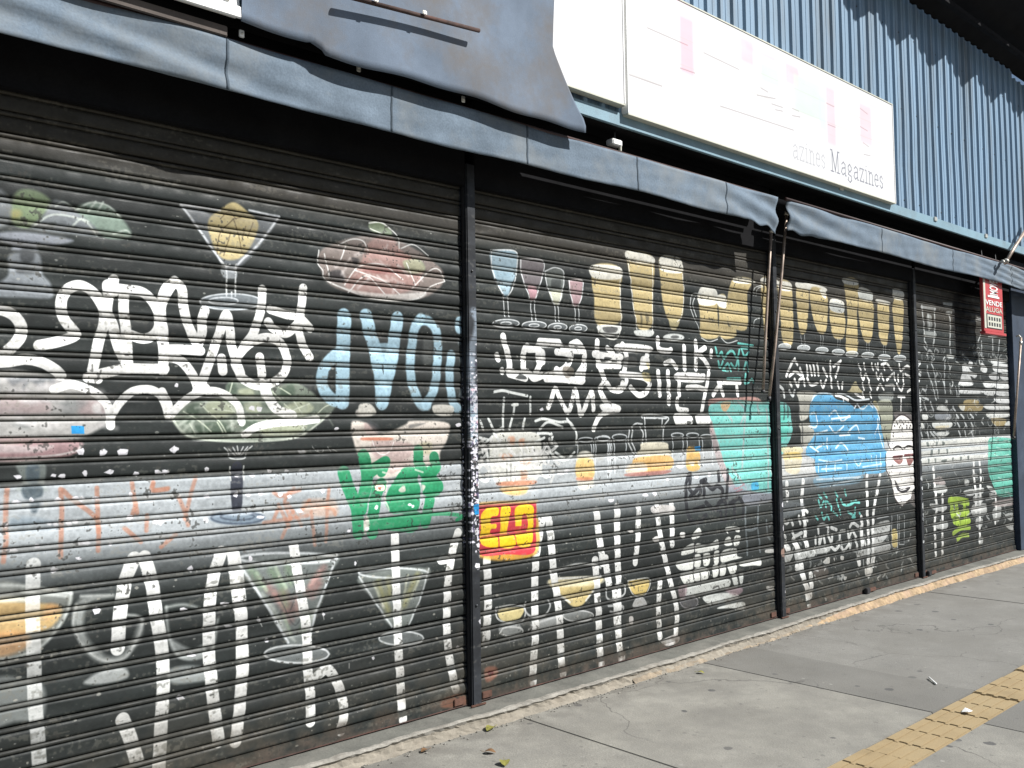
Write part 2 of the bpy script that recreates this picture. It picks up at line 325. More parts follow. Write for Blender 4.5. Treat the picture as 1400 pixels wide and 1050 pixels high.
# second bowl, left
P('a3',(196,194,190),'-60,60 450,90 620,150 780,230 860,340 870,440 800,500 660,570 500,590 -60,590',.85,.014)
P('a3',(188,160,160),'-60,270 200,260 380,290 400,360 300,385 -60,390;620,290 780,280 860,340 820,400 640,390',.6,.02)
P('a3',(178,140,142),'-60,580 600,600 640,660 600,700 440,745 -60,760',.85,.012)
P('a3',(202,196,194),'-60,620 200,640 420,640 300,690 -60,690',.6,.012)
S('a3',.008,(225,222,218),'-60,740 200,735 440,715 600,680 640,640',.7,.006)
P('a3',(120,125,125),'480,300 560,280 690,290 600,370 500,380;100,470 220,460 220,510',.6,.02)
P('a3',(235,235,232),'740,310 800,300 800,380 740,370;150,270 300,280 200,300',.7,.014)
P('a3',(60,70,80),'60,120 100,160 170,140 180,190 240,130 330,170 370,120 420,150 400,90 60,90',.5,.012)
P('a3',(150,160,155),'130,780 350,780 355,940 370,1000 130,1000 180,920',.6,.01)
P('a3',(70,84,92),'215,800 305,800 300,930 215,925;180,960 320,950 330,1040 200,1060',.9,.01)
S('a8',.012,(95,105,110),'190,100 250,180 320,110',.7,.01); P('a8',(60,75,85),'240,220 320,215 290,290 250,290',.8,.012)
P('a8',(110,130,145),'80,350 220,330 470,380 500,420 300,430 90,430',.5,.02)
# green leafy bowl
P('a4',(128,140,124),'170,350 240,250 350,230 500,200 520,130 560,100 640,120 780,150 960,110 1060,160 1150,230 1230,250 1200,310 1110,380 1010,460 850,485 560,495 300,480 220,430',.9,.012)
P('a4',(68,86,70),'250,300 300,250 340,260 330,340 270,390;520,130 570,110 590,170 540,190;880,150 950,120 960,190 880,200;380,380 500,370 560,440 380,450;640,420 720,370 640,340 600,380;300,400 350,390 360,450 300,455;780,260 870,240 850,290;560,240 620,230 620,300',.7,.014)
P('a4',(190,197,164),'380,250 500,230 590,290 500,340 420,330;740,420 860,390 1040,390 980,445 800,460;900,270 1020,230 1090,280 1000,330;600,160 680,150 700,190 620,195;640,250 740,240 740,300 660,300',.75,.014)
S('a4',.006,(222,230,205),'240,300 340,360 420,430;350,250 400,300 470,360 520,440;520,250 600,330;560,110 540,180;700,420 800,400;900,250 980,320;960,230 1020,320;1100,330 1160,270 1220,250;930,300 1060,250;430,280 560,300;820,170 880,230;860,140 940,190;460,370 500,440;280,380 320,450',.8,.004)
S('a4',.010,(205,212,196),'170,350 230,430 330,475 560,495 850,487 1000,460 1110,385 1200,310',.8,.006)
P('a4',(58,62,64),'505,535 560,525 620,525 700,520 655,560 645,605 540,605 525,560',.9,.006)
S('a4',.006,(205,208,205),'505,535 530,560 545,605 635,605 650,560 690,525;560,530 590,580;590,525 600,580;630,530 605,580;660,530 615,585;535,545 580,590',.85)
P('a4',(42,46,58),'550,660 620,655 618,940 560,945',.9,.006); S('a4',.007,(215,218,212),'540,660 548,750;630,655 632,745',.8)
P('a4',(110,128,144),ell('a4',592,993,185,45),.85,.012); S('a4',.008,(70,82,98),ell('a4',592,993,170,38)+';'+ell('a4',592,985,110,22),.8,.006); P('a4',(170,180,188),'500,950 680,945 660,975 520,975',.8,.01)
for _ in range(46):
    u_=232+RNG.random()*215; v_=548+RNG.random()*42; k_=RNG.uniform(-1,1)
    if abs(u_-330)/125+abs(v_-570)/38>1.15: continue
    c_=RNG.uniform(150,225); S('p',RNG.uniform(.006,.016),(c_-8,c_,c_-14),'%g,%g %g,%g %g,%g'%(u_,v_,u_+k_*8,v_+6,u_+k_*20,v_+RNG.uniform(5,16)),RNG.uniform(.3,.65),.010,.7,.3)
for _ in range(30):
    u_=445+RNG.random()*145; v_=335+RNG.random()*60; k_=RNG.uniform(-1,1); c_=RNG.uniform(190,235)
    if abs(u_-520)/80+abs(v_-365)/45>1: continue
    S('p',RNG.uniform(.006,.018),(c_,c_-8,c_-12),'%g,%g %g,%g %g,%g'%(u_,v_,u_+k_*8,v_+5,u_+k_*18,v_+RNG.uniform(4,14)),RNG.uniform(.3,.6),.010,.7,.3)
for _ in range(40):
    u_=RNG.random()*145; v_=520+RNG.random()*75; k_=RNG.uniform(-1,1); c_=RNG.uniform(150,235)
    S('p',RNG.uniform(.008,.024),(c_,c_-4,c_-4),'%g,%g %g,%g %g,%g'%(u_,v_,u_+8,v_+k_*3,u_+20,v_+k_*5),RNG.uniform(.2,.5),.014,.7,.3)
# sundae cup behind the green letters
P('a6',(228,222,214),'275,0 390,0 390,50 280,55',.85,.01)
P('a6',(225,214,202),'225,110 340,105 420,160 520,180 660,120 720,90 1000,110 990,250 940,340 930,420 850,470 720,470 560,540 420,540 330,440 270,330',.95,.012)
P('a6',(176,150,146),'400,260 560,250 720,280 700,380 560,400 420,390;330,110 420,140 450,200 360,200;540,400 700,400 680,460 520,520',.7,.014)
P('a6',(200,104,72),'330,225 540,225 540,245 330,245',.8,.01); P('a6',(176,172,128),'780,270 870,270 860,350 790,350',.6,.02)
S('a6',.006,(238,232,228),'400,250 430,330 480,360 540,330 570,260',.8); P('a6',(70,72,74),'350,95 430,110 470,170 480,205 420,180;700,120 820,110 700,150',.6,.01)
# lower left: orange drink bowl and glass bowls
P('c8',(176,178,168),'-30,300 150,310 290,330 270,420 200,520 120,580 -30,610',.5,.014)
P('c8',(196,160,100),'-30,370 100,370 250,390 210,470 100,500 -30,500',.85,.014); P('c8',(204,150,96),'-30,500 100,490 120,540 60,580 -30,590;190,380 240,385 230,420 180,440',.7,.02)
P('c8',(226,222,200),'-30,350 60,345 120,365 -30,372',.7,.01)
S('c8',.012,(205,210,205),'-30,300 120,305 290,335;290,330 270,420 190,530 90,590 -30,610;90,325 270,345',.75,.01)
P('c8',(170,175,172),'-30,690 100,680 180,720 175,840 60,860 -30,870',.6,.016)
P('c8',(188,192,188),'300,420 340,350 480,345 360,380 350,500 440,590 520,560 580,430 575,520 500,610 420,620 340,560',.65,.02)
S('c8',.010,(215,218,214),'310,380 300,470 350,560 430,610 520,590 580,470 570,430 500,420;330,345 460,340',.7,.012)
P('c8',(186,190,188),'340,700 420,650 510,640 520,680 420,705',.8,.012)
S('c8',.012,(198,204,200),'680,390 690,500 730,590 810,600 870,560 890,440;680,390 760,380 860,410',.6,.012)
P('c8',(182,188,186),'690,650 760,630 870,640 880,680 780,700 700,700;690,520 780,560 830,545 840,590 740,600',.7,.014)
# martini glasses
P('d1',(150,158,155),'60,200 440,170 420,260 370,380 330,540 250,540 210,460 130,340',.62,.014)
S('d1',.035,(150,96,90),'170,310 220,370 260,440;330,330 360,280 395,230;230,330 270,400;350,340 380,290',.5,.03,.7,.3); S('d1',.022,(182,140,132),'190,330 240,400;340,300 380,245;280,350 290,420',.6,.015,.7,.3)
S('d1',.032,(112,142,102),'180,240 220,300 240,380;100,240 140,300;250,225 260,290;310,480 330,430',.5,.03,.7,.3); S('d1',.016,(170,190,160),'200,230 240,310;120,250 160,320;230,420 260,500',.6,.012,.7,.3)
P('d1',(196,202,192),'140,330 200,400 240,470 280,530 240,500 190,440;340,430 400,330 350,450',.6,.016)
S('d1',.012,(214,220,222),ell('d1',250,190,200,22)+';50,215 120,320 190,430 250,535;450,175 410,290 360,420 335,535',.85,.008)
S('d1',.006,(60,66,66),'250,250 280,330 260,400;330,240 300,330;210,340 270,460 300,440;300,500 330,400',.6,.006)
P('d1',(150,156,156),ell('d1',285,582,135,38),.55,.012); S('d1',.009,(222,226,226),ell('d1',285,582,132,36),.85,.006)
P('d1',(150,158,152),'540,265 820,230 800,320 740,460 660,460 620,380',.62,.014); S('d1',.03,(178,172,100),'620,290 640,350 660,410;780,260 750,320 725,380;660,280 665,340',.55,.03,.7,.3); S('d1',.014,(205,208,180),'600,290 640,390;740,260 725,340;790,270 755,350;700,440 715,400',.6,.010,.7,.3)
S('d1',.010,(216,222,222),ell('d1',682,250,142,20)+';540,265 600,360 675,470;825,232 800,330 745,460',.8,.008)
P('d1',(146,152,152),ell('d1',715,518,92,30),.55,.012); S('d1',.008,(218,222,222),ell('d1',715,518,90,28),.8,.006)
# wine glasses, second shutter
P('d2',(165,195,210),'240,140 430,140 445,250 430,340 390,430 370,500 340,500 300,430 255,340 240,240',.85,.012); P('d2',(120,150,165),'280,270 400,280 380,340 280,340',.5,.02)
P('d2',(150,135,140),'475,200 640,200 655,290 630,390 590,430 520,420 480,340',.6,.012); P('d2',(205,150,160),'530,420 600,430 590,520 550,520',.8,.01)
P('d2',(165,172,166),'670,290 810,290 815,400 800,520 740,560 700,460 680,380',.5,.012); P('d2',(215,215,190),'700,460 800,460 780,560 740,560',.8,.01); P('d2',(46,50,50),'720,365 790,365 785,430 720,425',.7,.01)
P('d2',(200,160,165),'860,370 965,370 965,460 940,560 890,570 870,460',.75,.012)
S('d2',.008,(232,236,236),'235,130 430,140 445,250 420,400 370,500;240,140 245,280 300,430 345,500;480,200 640,210 655,300 590,520;475,200 480,320 545,520;665,300 740,270 810,300 815,400 780,560;670,300 680,400 740,565;860,370 968,375 965,480 935,570;860,370 870,480 895,570',.85,.005)
S('d2',.007,(230,234,234),'335,500 345,660;370,500 378,660;555,540 565,690;585,530 595,690;745,560 750,700;770,560 778,700;905,580 910,700;935,580 940,700',.9)
for cx,cy,rx in ((355,715,105),(580,730,95),(765,745,75),(930,755,70)):
    P('d2',(140,146,150),ell('d2',cx,cy,rx,32),.55,.008); S('d2',.007,(228,232,232),ell('d2',cx,cy,rx,32)+';'+ell('d2',cx,cy,rx*.4,12),.85)
# beer glasses
BE=(178,154,96); BD=(200,160,60)
def beer(crop,pts,foam,frac=.0): 
    P(crop,(200,186,142),pts,.95,.010); P(crop,BE,pts,.55,.02)
    if foam: P(crop,(238,236,224),foam,.95,.008)
beer('d2','1050,260 1260,270 1265,500 1265,700 1085,720 1060,500','1040,250 1265,265 1262,360 1050,350'); P('d2',(228,230,224),'1090,730 1265,730 1260,790 1180,815 1100,780',.85,.008); P('d2',(60,60,60),'1130,745 1240,745 1230,785 1150,785',.8,.008)
S('d2',.009,(240,238,228),'1262,270 1262,800 1110,800 1090,730',.85,.006)
beer('d3','100,140 300,185 300,500 290,740 180,740 140,480 105,250','95,135 300,180 300,240 110,215'); P('d3',(225,228,222),'160,770 300,770 300,810 230,830 170,810',.85,.008); P('d3',(70,66,50),'200,640 215,640 215,740 205,735;240,640 270,650 255,730',.6,.012)
beer('d3','365,185 520,200 540,330 545,480 540,640 500,690 430,690 385,560 365,380','375,175 520,195 535,310 370,290')
P('d3',(206,192,140),'430,680 510,680 490,760 450,760',.85,.01); P('d3',(222,226,222),ell('d3',470,825,85,30),.85,.008); P('d3',(60,62,62),ell('d3',480,822,35,12),.8,.008)
S('d3',.008,(240,238,228),'300,190 300,780;100,160 135,480 175,760;540,320 548,520 530,660 495,700',.85,.005)
beer('d3','675,480 800,490 820,700 830,820 690,820 680,650','680,430 805,445 805,560 670,560'); beer('d3','820,500 885,500 900,720 960,740 960,820 845,820 830,620','815,490 885,500 885,590 820,570')
S('d3',.008,(222,226,224),'690,480 620,480 600,560 620,640 680,780;640,500 620,560 650,660;690,830 750,860 820,840;850,830 900,870 975,850',.8)
for g in ('125,150 240,165 205,260 200,500 70,450 80,230|120,145 245,165 245,190 120,185','305,155 410,165 400,300 405,560 335,560 310,380|305,150 410,165 415,200 310,190','420,180 500,190 515,350 515,590 450,590 430,380|420,175 500,185 505,240 425,230',
          '545,215 620,225 620,400 605,520 565,520 545,380|540,180 640,190 735,215 735,245 560,225','640,220 740,250 755,400 740,520 690,520 645,380|700,230 740,240 742,290 720,280',
          '775,360 860,380 875,480 860,560 800,560 775,460|775,295 860,315 860,390 775,370','870,170 960,180 955,400 955,650 880,640 890,400|860,150 955,165 955,200 870,190','970,290 1055,310 1070,400 1050,580 1000,570 970,420|970,215 1055,245 1055,310 970,290',
          '1100,320 1170,330 1175,450 1160,600 1120,590 1100,450|1090,295 1175,315 1175,335 1095,320','1205,300 1270,310 1270,480 1255,650 1230,650 1205,450|1200,225 1265,240 1270,300 1205,290'):
    a_,b_=g.split('|'); beer('g5',a_,b_)
P('g5',(190,195,190),'780,320 860,335 860,385 780,372;970,240 1055,255 1055,300 970,285',.8,.01)
for cx,cy in ((460,620),(590,630),(715,645),(828,658),(920,672),(1028,680),(1142,695),(1248,700)):
    P('g5',(190,196,196),ell('g5',cx,cy,44,22),.75,.008); S('g5',.008,(226,230,230),ell('g5',cx,cy,42,20),.8)
S('g5',.007,(215,220,218),'575,540 578,600;600,540 600,600;705,545 707,610;722,545 722,610;822,565 824,620;838,565 838,620;1020,590 1022,645;1038,590 1038,645;1135,610 1137,665;1150,610 1152,665;250,270 255,220 310,200;265,275 275,225 315,210;250,490 255,440 310,420',.8)
# mugs in the middle of the second shutter
P('b3',(214,214,204),'250,440 640,430 700,620 700,800 640,890 560,1000 480,1030 350,1010 300,920 230,850 200,620',.9,.012)
P('b3',(205,130,92),'370,480 430,470 440,540 390,550;480,500 530,490 530,560 490,560;300,640 420,640 400,680 320,690;500,700 600,680 590,720 520,740;500,800 560,800 560,870 510,880',.6,.014)
P('b3',(216,165,90),'310,960 560,950 540,1010 440,1030 340,1010',.85,.012); P('b3',(200,110,70),'290,905 630,890 600,930 310,940',.7,.01)
S('b3',.016,(222,226,222),'250,40 330,30 420,50 560,80;340,100 330,250 330,400;590,90 590,250;440,160 430,250;110,320 140,400;190,300 250,410 330,380;420,290 390,400;540,300 520,390;640,320 720,300 860,330 960,330 1020,400;680,400 760,330 900,380;940,300 1010,400;100,480 180,500;130,560 220,470;240,440 300,530;640,520 720,480;790,440 800,540;100,820 130,890 180,890 190,800;240,800 250,890;180,630 190,740;780,620 850,680 940,690 1010,620;830,620 920,680;690,820 750,860 810,790;1025,420 1030,540;660,440 760,440 800,470',.9,.005)
P('b3',(225,228,222),'410,160 470,140 475,175 420,180;720,640 760,640 740,700 715,690',.9,.005)
P('b3',(60,62,62),'360,720 375,720 370,880 362,880;400,730 412,730 408,880 400,880;440,760 452,760 448,880 440,880',.5,.006)
P('b3',(226,222,205),'1040,640 1190,640 1200,900 1160,960 1050,950',.85,.01); P('b3',(212,170,84),'1040,690 1190,690 1190,860 1040,860',.75,.012); P('b3',(190,110,80),'1040,860 1180,860 1170,890 1050,890',.7,.01); P('b3',(225,225,215),'1060,640 1120,610 1190,650 1120,670',.8,.008)
S('b3',.008,(208,214,216),ell('b3',1120,500,70,22)+';'+ell('b3',1280,490,75,20)+';1195,520 1195,640;1215,520 1220,860;1330,520 1330,860;1350,520 1352,860;1045,510 1040,640;1170,540 1180,640',.8)
S('b4',.009,(212,218,220),ell('b4',30,345,60,24)+';'+ell('b4',185,335,70,28)+';90,360 95,680;105,360 110,680;130,360 140,680;245,360 240,680;75,380 80,680;'+ell('b4',740,315,58,20)+';'+ell('b4',885,315,58,20)+';'+ell('b4',1020,330,60,20)+';690,330 700,620;790,330 790,600;830,340 830,620;945,340 945,620;975,350 985,600;1070,350 1075,600',.8)
S('b4',.012,(214,218,218),'400,150 405,125 520,120 650,150 610,230 600,370;420,150 430,260 440,380;420,150 630,155;590,160 590,240;300,240 340,205 400,210;280,260 270,400 340,520;310,260 300,380 350,500;380,240 410,300 400,400',.85,.005)
P('b4',(226,218,192),'400,390 620,385 650,440 670,510 360,520 380,450',.9,.01); P('b4',(224,172,96),'350,530 670,515 660,640 270,670 300,590',.9,.012); P('b4',(222,214,200),'260,600 420,580 440,660 270,690',.8,.014); P('b4',(170,96,84),'270,680 660,650 600,690 280,710',.7,.008)
P('b4',(216,170,88),'830,450 880,420 945,470 945,640 830,640',.9,.01); P('b4',(60,60,56),'850,385 930,385 920,430 860,430',.7,.008)
P('b4',(225,225,222),'730,590 800,560 800,620 740,630;840,580 900,570 890,610;930,570 965,570 950,610',.8,.006)
# cups, lower part of the second shutter
P('d6',(224,200,130),'500,490 770,480 740,540 700,600 660,640 610,640 560,590 510,550',.9,.01); P('d6',(226,220,190),'500,490 770,478 760,520 510,535',.6,.01)
S('d6',.014,(226,228,224),'490,440 560,430 640,410 730,410 770,430;490,440 500,500;500,500 520,560 600,620;770,470 740,540 690,610;500,490 770,478',.85,.008)
P('d6',(160,164,162),ell('d6',645,695,85,32),.7,.01); S('d6',.008,(220,222,220),ell('d6',645,695,84,30),.8)
P('d6',(224,206,140),'210,660 340,650 330,700 290,720 220,720',.9,.008); S('d6',.010,(222,224,220),'190,650 280,635 350,650 340,720 270,735 200,710 190,650;210,790 240,760 320,760 335,790 260,805 210,790',.8)
P('d6',(205,208,206),'220,740 310,735 330,780 270,800 210,790',.6,.012)
S('d6',.012,(214,216,214),'355,620 350,660 390,700 460,690 490,640 480,610;370,770 430,730 540,700 550,740 480,760 390,780;800,540 810,600 870,600 900,570 905,530;810,640 890,640 880,680 820,670',.8,.008)
P('d6',(205,208,206),'380,740 500,700 550,705 550,740 420,775',.7,.01)
P('d7',(226,196,110),'75,505 185,495 180,550 150,580 100,570',.9,.008); S('d7',.008,(222,222,214),'70,500 190,488 180,560 140,590 95,570 70,500',.8); P('d7',(205,205,202),'120,595 160,595 175,640 100,645',.85,.008)
S('d7',.009,(210,212,210),'0,520 50,520 55,570 20,590;0,610 40,650',.7)
# ---- stool legs, brushed on the slat faces only
LG=(243,244,240)
def L_(c,t,w=.055,a=.97): S(c,w,LG,t,a,.004,.12,.45)
L_('c8','135,215 132,400 138,600 142,760 152,900 162,1060',.052,.72)
L_('c8','548,190 515,270 495,380 485,480 482,560;590,185 620,290 640,430 662,560 668,700 660,850 650,1060;500,850 530,920 560,1020;905,165 875,260 858,380 855,560 865,700 882,850 895,940;955,165 975,280 988,430 990,560 988,700 975,850 965,940',.056)
L_('d1','20,165 30,260 45,380 60,500 68,600 60,720 45,850 38,920;273,140 285,220 300,320 318,430 328,540 330,640 340,760 342,860;368,672 410,645 445,690 470,760 478,830 462,895;688,100 692,280 698,450 704,600 712,740 716,850;945,85 925,160 908,260 900,380 902,520 915,620 935,725',.05)
P('d1',WH,'865,190 900,180 915,205 870,215',.95,.004,.2)
L_('d6','140,385 145,480 148,600 142,720 135,840;445,155 430,250 412,370 406,500 406,650 408,800 400,930 390,1060;478,155 492,250 500,340 512,470 530,600 542,720 548,850 556,1010;745,115 755,200 770,320 780,400;740,390 748,520 755,640 760,780 768,960;860,105 860,200 862,330 868,480;795,380 815,520;850,560 858,700 870,830 882,925',.056)
L_('d7','128,85 130,180 125,290 112,400;232,80 240,180 260,300 285,420 310,520 335,620 342,700 335,790;312,80 316,180 315,300;250,505 242,600 240,700 248,810;8,90 10,240 15,400 20,560 22,720 25,930',.048)
P('d7',(228,224,220),'255,830 340,795 345,835 290,860 260,850;205,90 320,85 320,125 215,130;70,225 100,220 95,240;80,700 100,700 100,735 80,735;210,265 240,255 240,290 215,285;360,235 385,235 385,260 365,262',.9,.004)
L_('b8','172,285 178,360 180,440;330,265 325,360 318,450 330,560 345,680 352,770;942,205 942,330 945,480 950,620 955,780 960,1060;1068,205 1045,330 1020,460 1005,600 1000,660;1000,700 1000,1050;890,610 895,780 900,900',.045)
L_('g1','270,530 320,560 335,640 365,720 370,800 380,900;400,600 410,700 395,800;160,310 190,370;240,270 290,380;350,250 370,330;310,470 320,600;860,450 870,490;960,450 960,600;1010,430 1000,500',.06)
L_('h','135,600 140,700 150,800 140,880 145,1050;180,740 180,900 178,1040;370,560 375,640 372,800 370,980;340,560 340,640 350,720 350,820;450,720 455,820 450,880',.045)
# ---- rust coloured tags on the grey band
RU=(176,120,96)
S('a8',.018,RU,'55,110 45,250 40,400 45,520 20,690;480,110 490,250 485,430 480,650;500,120 560,180 640,240 720,300 780,380 780,600;770,100 775,300 780,450;1050,60 1070,200 1090,300;1080,220 1050,320;990,420 1060,480 1120,530;1170,320 1165,440;1220,60 1210,120 1330,110;1400,470 1280,570',.75,.006,.6,.4)
S('a4',.018,RU,'40,760 50,810 140,800;320,730 290,830 250,1000;210,860 250,960 270,1040;960,800 900,880 940,1000;830,830 880,850 1000,810;860,930 830,1000;920,900 980,990 1010,1040;1060,880 1000,960;1050,900 1200,930 1230,970;1190,800 1180,880',.7,.008,.6,.4)
P('a4',(208,160,130),'1030,880 1200,870 1240,900 1230,980 1030,970',.5,.02)
S('p',.018,RU,'400,700 385,735;425,700 430,745;447,690 445,740;380,690 395,720;360,715 420,705',.6,.008)
# ---- big white tag
T1=.043
S('a1',T1,WH,'-80,430 20,435 110,480 165,560 160,640 110,710 50,765 -20,830;-80,850 60,845 200,825 330,850 430,905 480,950')
S('a1',T1,WH,'310,715 440,690 560,655 600,625 570,585 510,510 485,420 495,330 550,260 640,235 730,280 790,360 830,450 820,560 785,680 760,800 735,910;860,230 860,330 850,440 890,540 915,640 945,740 1000,850;905,190 900,290;860,250 1000,270 1130,290 1220,370 1265,470 1260,570 1210,640 1130,660 1030,630;985,300 985,450 1000,600 1010,740 1020,900;700,970 850,930 1000,900 1150,900 1310,900;1390,200 1330,290 1290,380 1265,500 1285,640 1300,780 1300,900')
S('a2',T1,WH,'115,150 40,200 5,300 0,430 15,560 20,700 15,860;115,150 165,210 175,330 200,450 235,550 290,640 320,560 325,450 345,380;20,690 170,690 310,700;30,740 140,770 215,840 270,930 300,1000 350,880 400,740 440,620 480,500 515,410 540,480 550,600 570,700 600,790 630,880;480,760 490,860')
S('a2',T1,WH,'620,870 590,790 650,690 740,620 850,595 950,640 1005,760 975,880 880,955 760,975 650,920 620,870;785,750 800,890;805,210 800,330 770,450 730,560 660,660;1130,200 1120,310 1105,430 1095,540 1120,640 1180,750;870,370 990,410 1090,430 1185,520;850,470 900,530 990,560 1070,500 1110,440;805,960 830,1050')
S('a4',.048,WH,'770,140 800,215 860,290 950,325;330,170 380,150')
S('a3',.036,WH,'430,190 560,150 700,190 810,260 870,360 880,480;890,390 950,300 1050,210 1180,190 1270,230 1315,310 1340,400;700,100 780,110')
S('a4',.036,WH,'100,170 140,250 150,320;160,320 220,255 310,190 430,165 530,200 600,270 620,370;640,450 720,400 850,375 1000,365 1110,350')
# ---- light blue letters
LB=(168,206,224)
S('a5',.078,LB,'290,190 285,330 282,480 280,650 275,870',.93,.008,.7)
S('a5',.062,LB,'250,480 160,560 115,660 125,770 190,850 260,870',.93,.008,.7)
S('a5',.075,LB,'465,190 490,310 530,430 560,560 580,700 590,880;715,210 695,330 680,450 650,580 625,720 600,860',.9,.008,.7); P('a5',LB,'500,440 720,440 660,740 560,740',.85,.008,.7); P('a5',(50,56,58),'592,580 605,580 602,655 594,620',.9,.004)
S('a5',.056,LB,'900,210 850,290 835,400 818,520 820,660 845,780 900,890 950,900;890,220 960,230 1020,300 1040,420 1030,560 1020,700 985,820 940,890;1145,500 1130,620 1135,760 1160,880 1195,930;1210,230 1205,290',.88,.010,.7)
S('a5',.03,(170,190,198),'1230,360 1215,400;1240,480 1230,540;1240,770 1220,830',.5,.02)
P('a5',(150,152,148),'930,370 990,370 985,560 920,560',.3,.02); P('a5',(232,228,216),'410,895 500,890 545,970 420,975;1000,900 1150,905 1145,980 1020,975',.9,.008)
# ---- green letters
GN=(34,142,92); gk=dict(a=.97,soft=.005,bead=.75,wear=.1)
S('a6',.068,GN,'170,505 200,600 240,700 275,800 290,980;325,370 350,470 355,580 325,700 305,800;400,980 405,850 420,740 440,640 470,600',**gk)
S('a6',.062,GN,'350,520 420,470 500,420 470,490;765,330 770,430 830,520 890,570 930,620;890,380 900,460 850,540;870,580 860,700 840,800 820,900;480,910 600,920 720,930 750,860',**gk)
P('a6',GN,'640,470 760,470 760,560 780,640 770,780 720,860 640,830 560,830 505,760 520,650 560,590;800,540 940,560 960,620 930,680 850,700 800,660;500,870 760,830 750,940 600,965 520,950;770,500 930,420 930,500 820,540',.97,.006,.75,.1)
P('a6',(205,198,186),'605,640 650,605 660,650 625,660;790,600 820,610 800,650;820,390 850,400 840,440;355,850 375,880 370,960 335,990 330,890',.9,.006)
S('a6',.02,GN,'780,840 980,830 1110,850 1070,880',**gk)
S('a6',.010,(216,206,196),'520,570 500,700 530,800;480,500 560,520 620,490;740,480 800,500',.7)
P('a6',(240,232,196),'425,600 490,600 490,645 425,645',.95,.003); P('a6',(190,90,80),'445,620 470,615 465,632 445,635',.8,.003)
# ---- red and yellow stamp
RD=(205,48,62); YL=(250,208,20)
P('d6',(240,170,50),'85,95 110,70 400,60 412,85 410,355 100,372 90,200',.75,.016,.8,0)
P('d6',RD,'92,110 115,85 390,72 412,90 410,210 398,345 250,355 100,355 88,230',.98,.006,.9,.05)
P('d6',YL,'112,135 150,98 205,100 202,140 168,148 162,185 192,188 190,212 165,215 160,240 205,262 208,315 110,300 108,200;222,96 272,96 262,170 252,245 290,250 296,312 214,312 216,200',.98,.004,.95,.05)
P('d6',YL,'302,95 392,86 396,180 386,300 320,312 300,262 298,180',.98,.004,.95,.05); P('d6',RD,'338,140 360,138 366,200 350,240 330,225',.98,.003,.9); P('d6',RD,'285,205 345,200 345,222 270,245',.9,.003,.9)
S('d6',.010,RD,'110,262 180,250 290,240 400,225;205,250 208,320',.9,.003)
# ---- white tags of the second shutter
T2=.040
S('b1',.042,WH,'190,140 205,220 240,340 250,440;420,235 385,290 380,430;430,265 530,270 555,340 530,430 500,500;700,290 780,300 840,330 800,420 720,480 600,520;840,220 900,200 960,280 965,400 955,520;1090,190 1090,290 1110,420 1155,550 1120,640 1135,710 1200,790 1290,830;1190,255 1240,310 1190,390;1330,220 1370,330 1345,500')
S('b1',.044,WH,'540,190 720,200;240,470 340,500 420,480 480,540 560,515;600,545 760,550 940,570;1060,310 1180,330 1320,340;1100,420 1300,420;700,460 760,500 820,560;760,270 960,280;250,500 400,540;960,420 900,520 950,560')
S('b1',.036,WH,'1180,590 1230,650 1300,660 1350,620 1370,560;1290,850 1200,860 1120,900 1080,960 1055,1030;130,320 140,360;180,465 182,480')
S('b1',.034,WH,'620,820 655,740 690,640 730,720 780,830 815,860 850,760 880,650 905,760 930,890 970,820 1010,720 1040,670 1050,760 1050,840')
P('b1',WH,'600,190 740,195 745,240 520,245 515,200;1120,790 1290,800 1300,860 1150,860;500,270 580,270 590,400 520,420',.95,.006)
P('b1',(120,112,100),'770,430 850,440 870,500 800,540 760,480',.8,.008); P('b1',(52,56,56),'420,330 480,400 460,470 410,420;790,340 840,380 800,400;1160,340 1230,350 1170,385;400,520 350,500 320,545 410,550',.9,.005)
S('b2',.040,WH,'40,250 180,250 320,270;45,330 40,400;310,320 270,400 250,450;60,500 180,520 280,540 330,600 290,680 220,700 150,630;0,650 60,630 70,590;410,480 420,560 425,700;505,480 510,600 515,780;410,160 420,260 500,280 535,270;660,240 665,350 668,450;772,190 775,320 775,450;860,250 800,300 850,360 900,440')
S('b2',.037,WH,'600,510 720,530 850,520;610,530 612,700;895,490 885,580 860,700 830,850;690,630 780,625 870,650;595,740 600,830 690,850;990,620 940,700;1010,620 1035,700;1168,620 1175,700;920,280 920,330;480,400 540,380 590,440;990,580 1200,582')
P('b2',WH,'570,880 720,890 740,980 660,990 580,980;780,890 930,900 900,980 790,980;590,490 840,500 840,580 600,570;30,210 320,230 340,290 30,290;250,340 320,340 330,440 250,450;60,480 240,490 260,530 60,540',.95,.006); P('b2',(202,186,130),'260,490 330,500 340,570 280,560;300,390 330,400 320,460',.8,.01)
P('b2',(70,72,70),'690,950 730,960 715,985 690,980;80,350 200,340 200,430 80,430',.85,.006)
TE=(100,196,186)
S('b2',.020,TE,'960,240 985,330 1020,290 1045,350 1090,290 1130,285 1170,350 1190,270;1210,260 1240,330 1280,290;985,380 1005,440 1030,380;1040,450 1080,400 1110,470;1110,400 1150,440 1170,380;1180,370 1185,460;1250,390 1235,460;1265,390 1275,470;1030,460 1080,470;1075,545 1200,545;1250,500 1245,585 1280,580 1310,550 1330,580;1180,208 1320,232;1210,250 1280,255',.95)
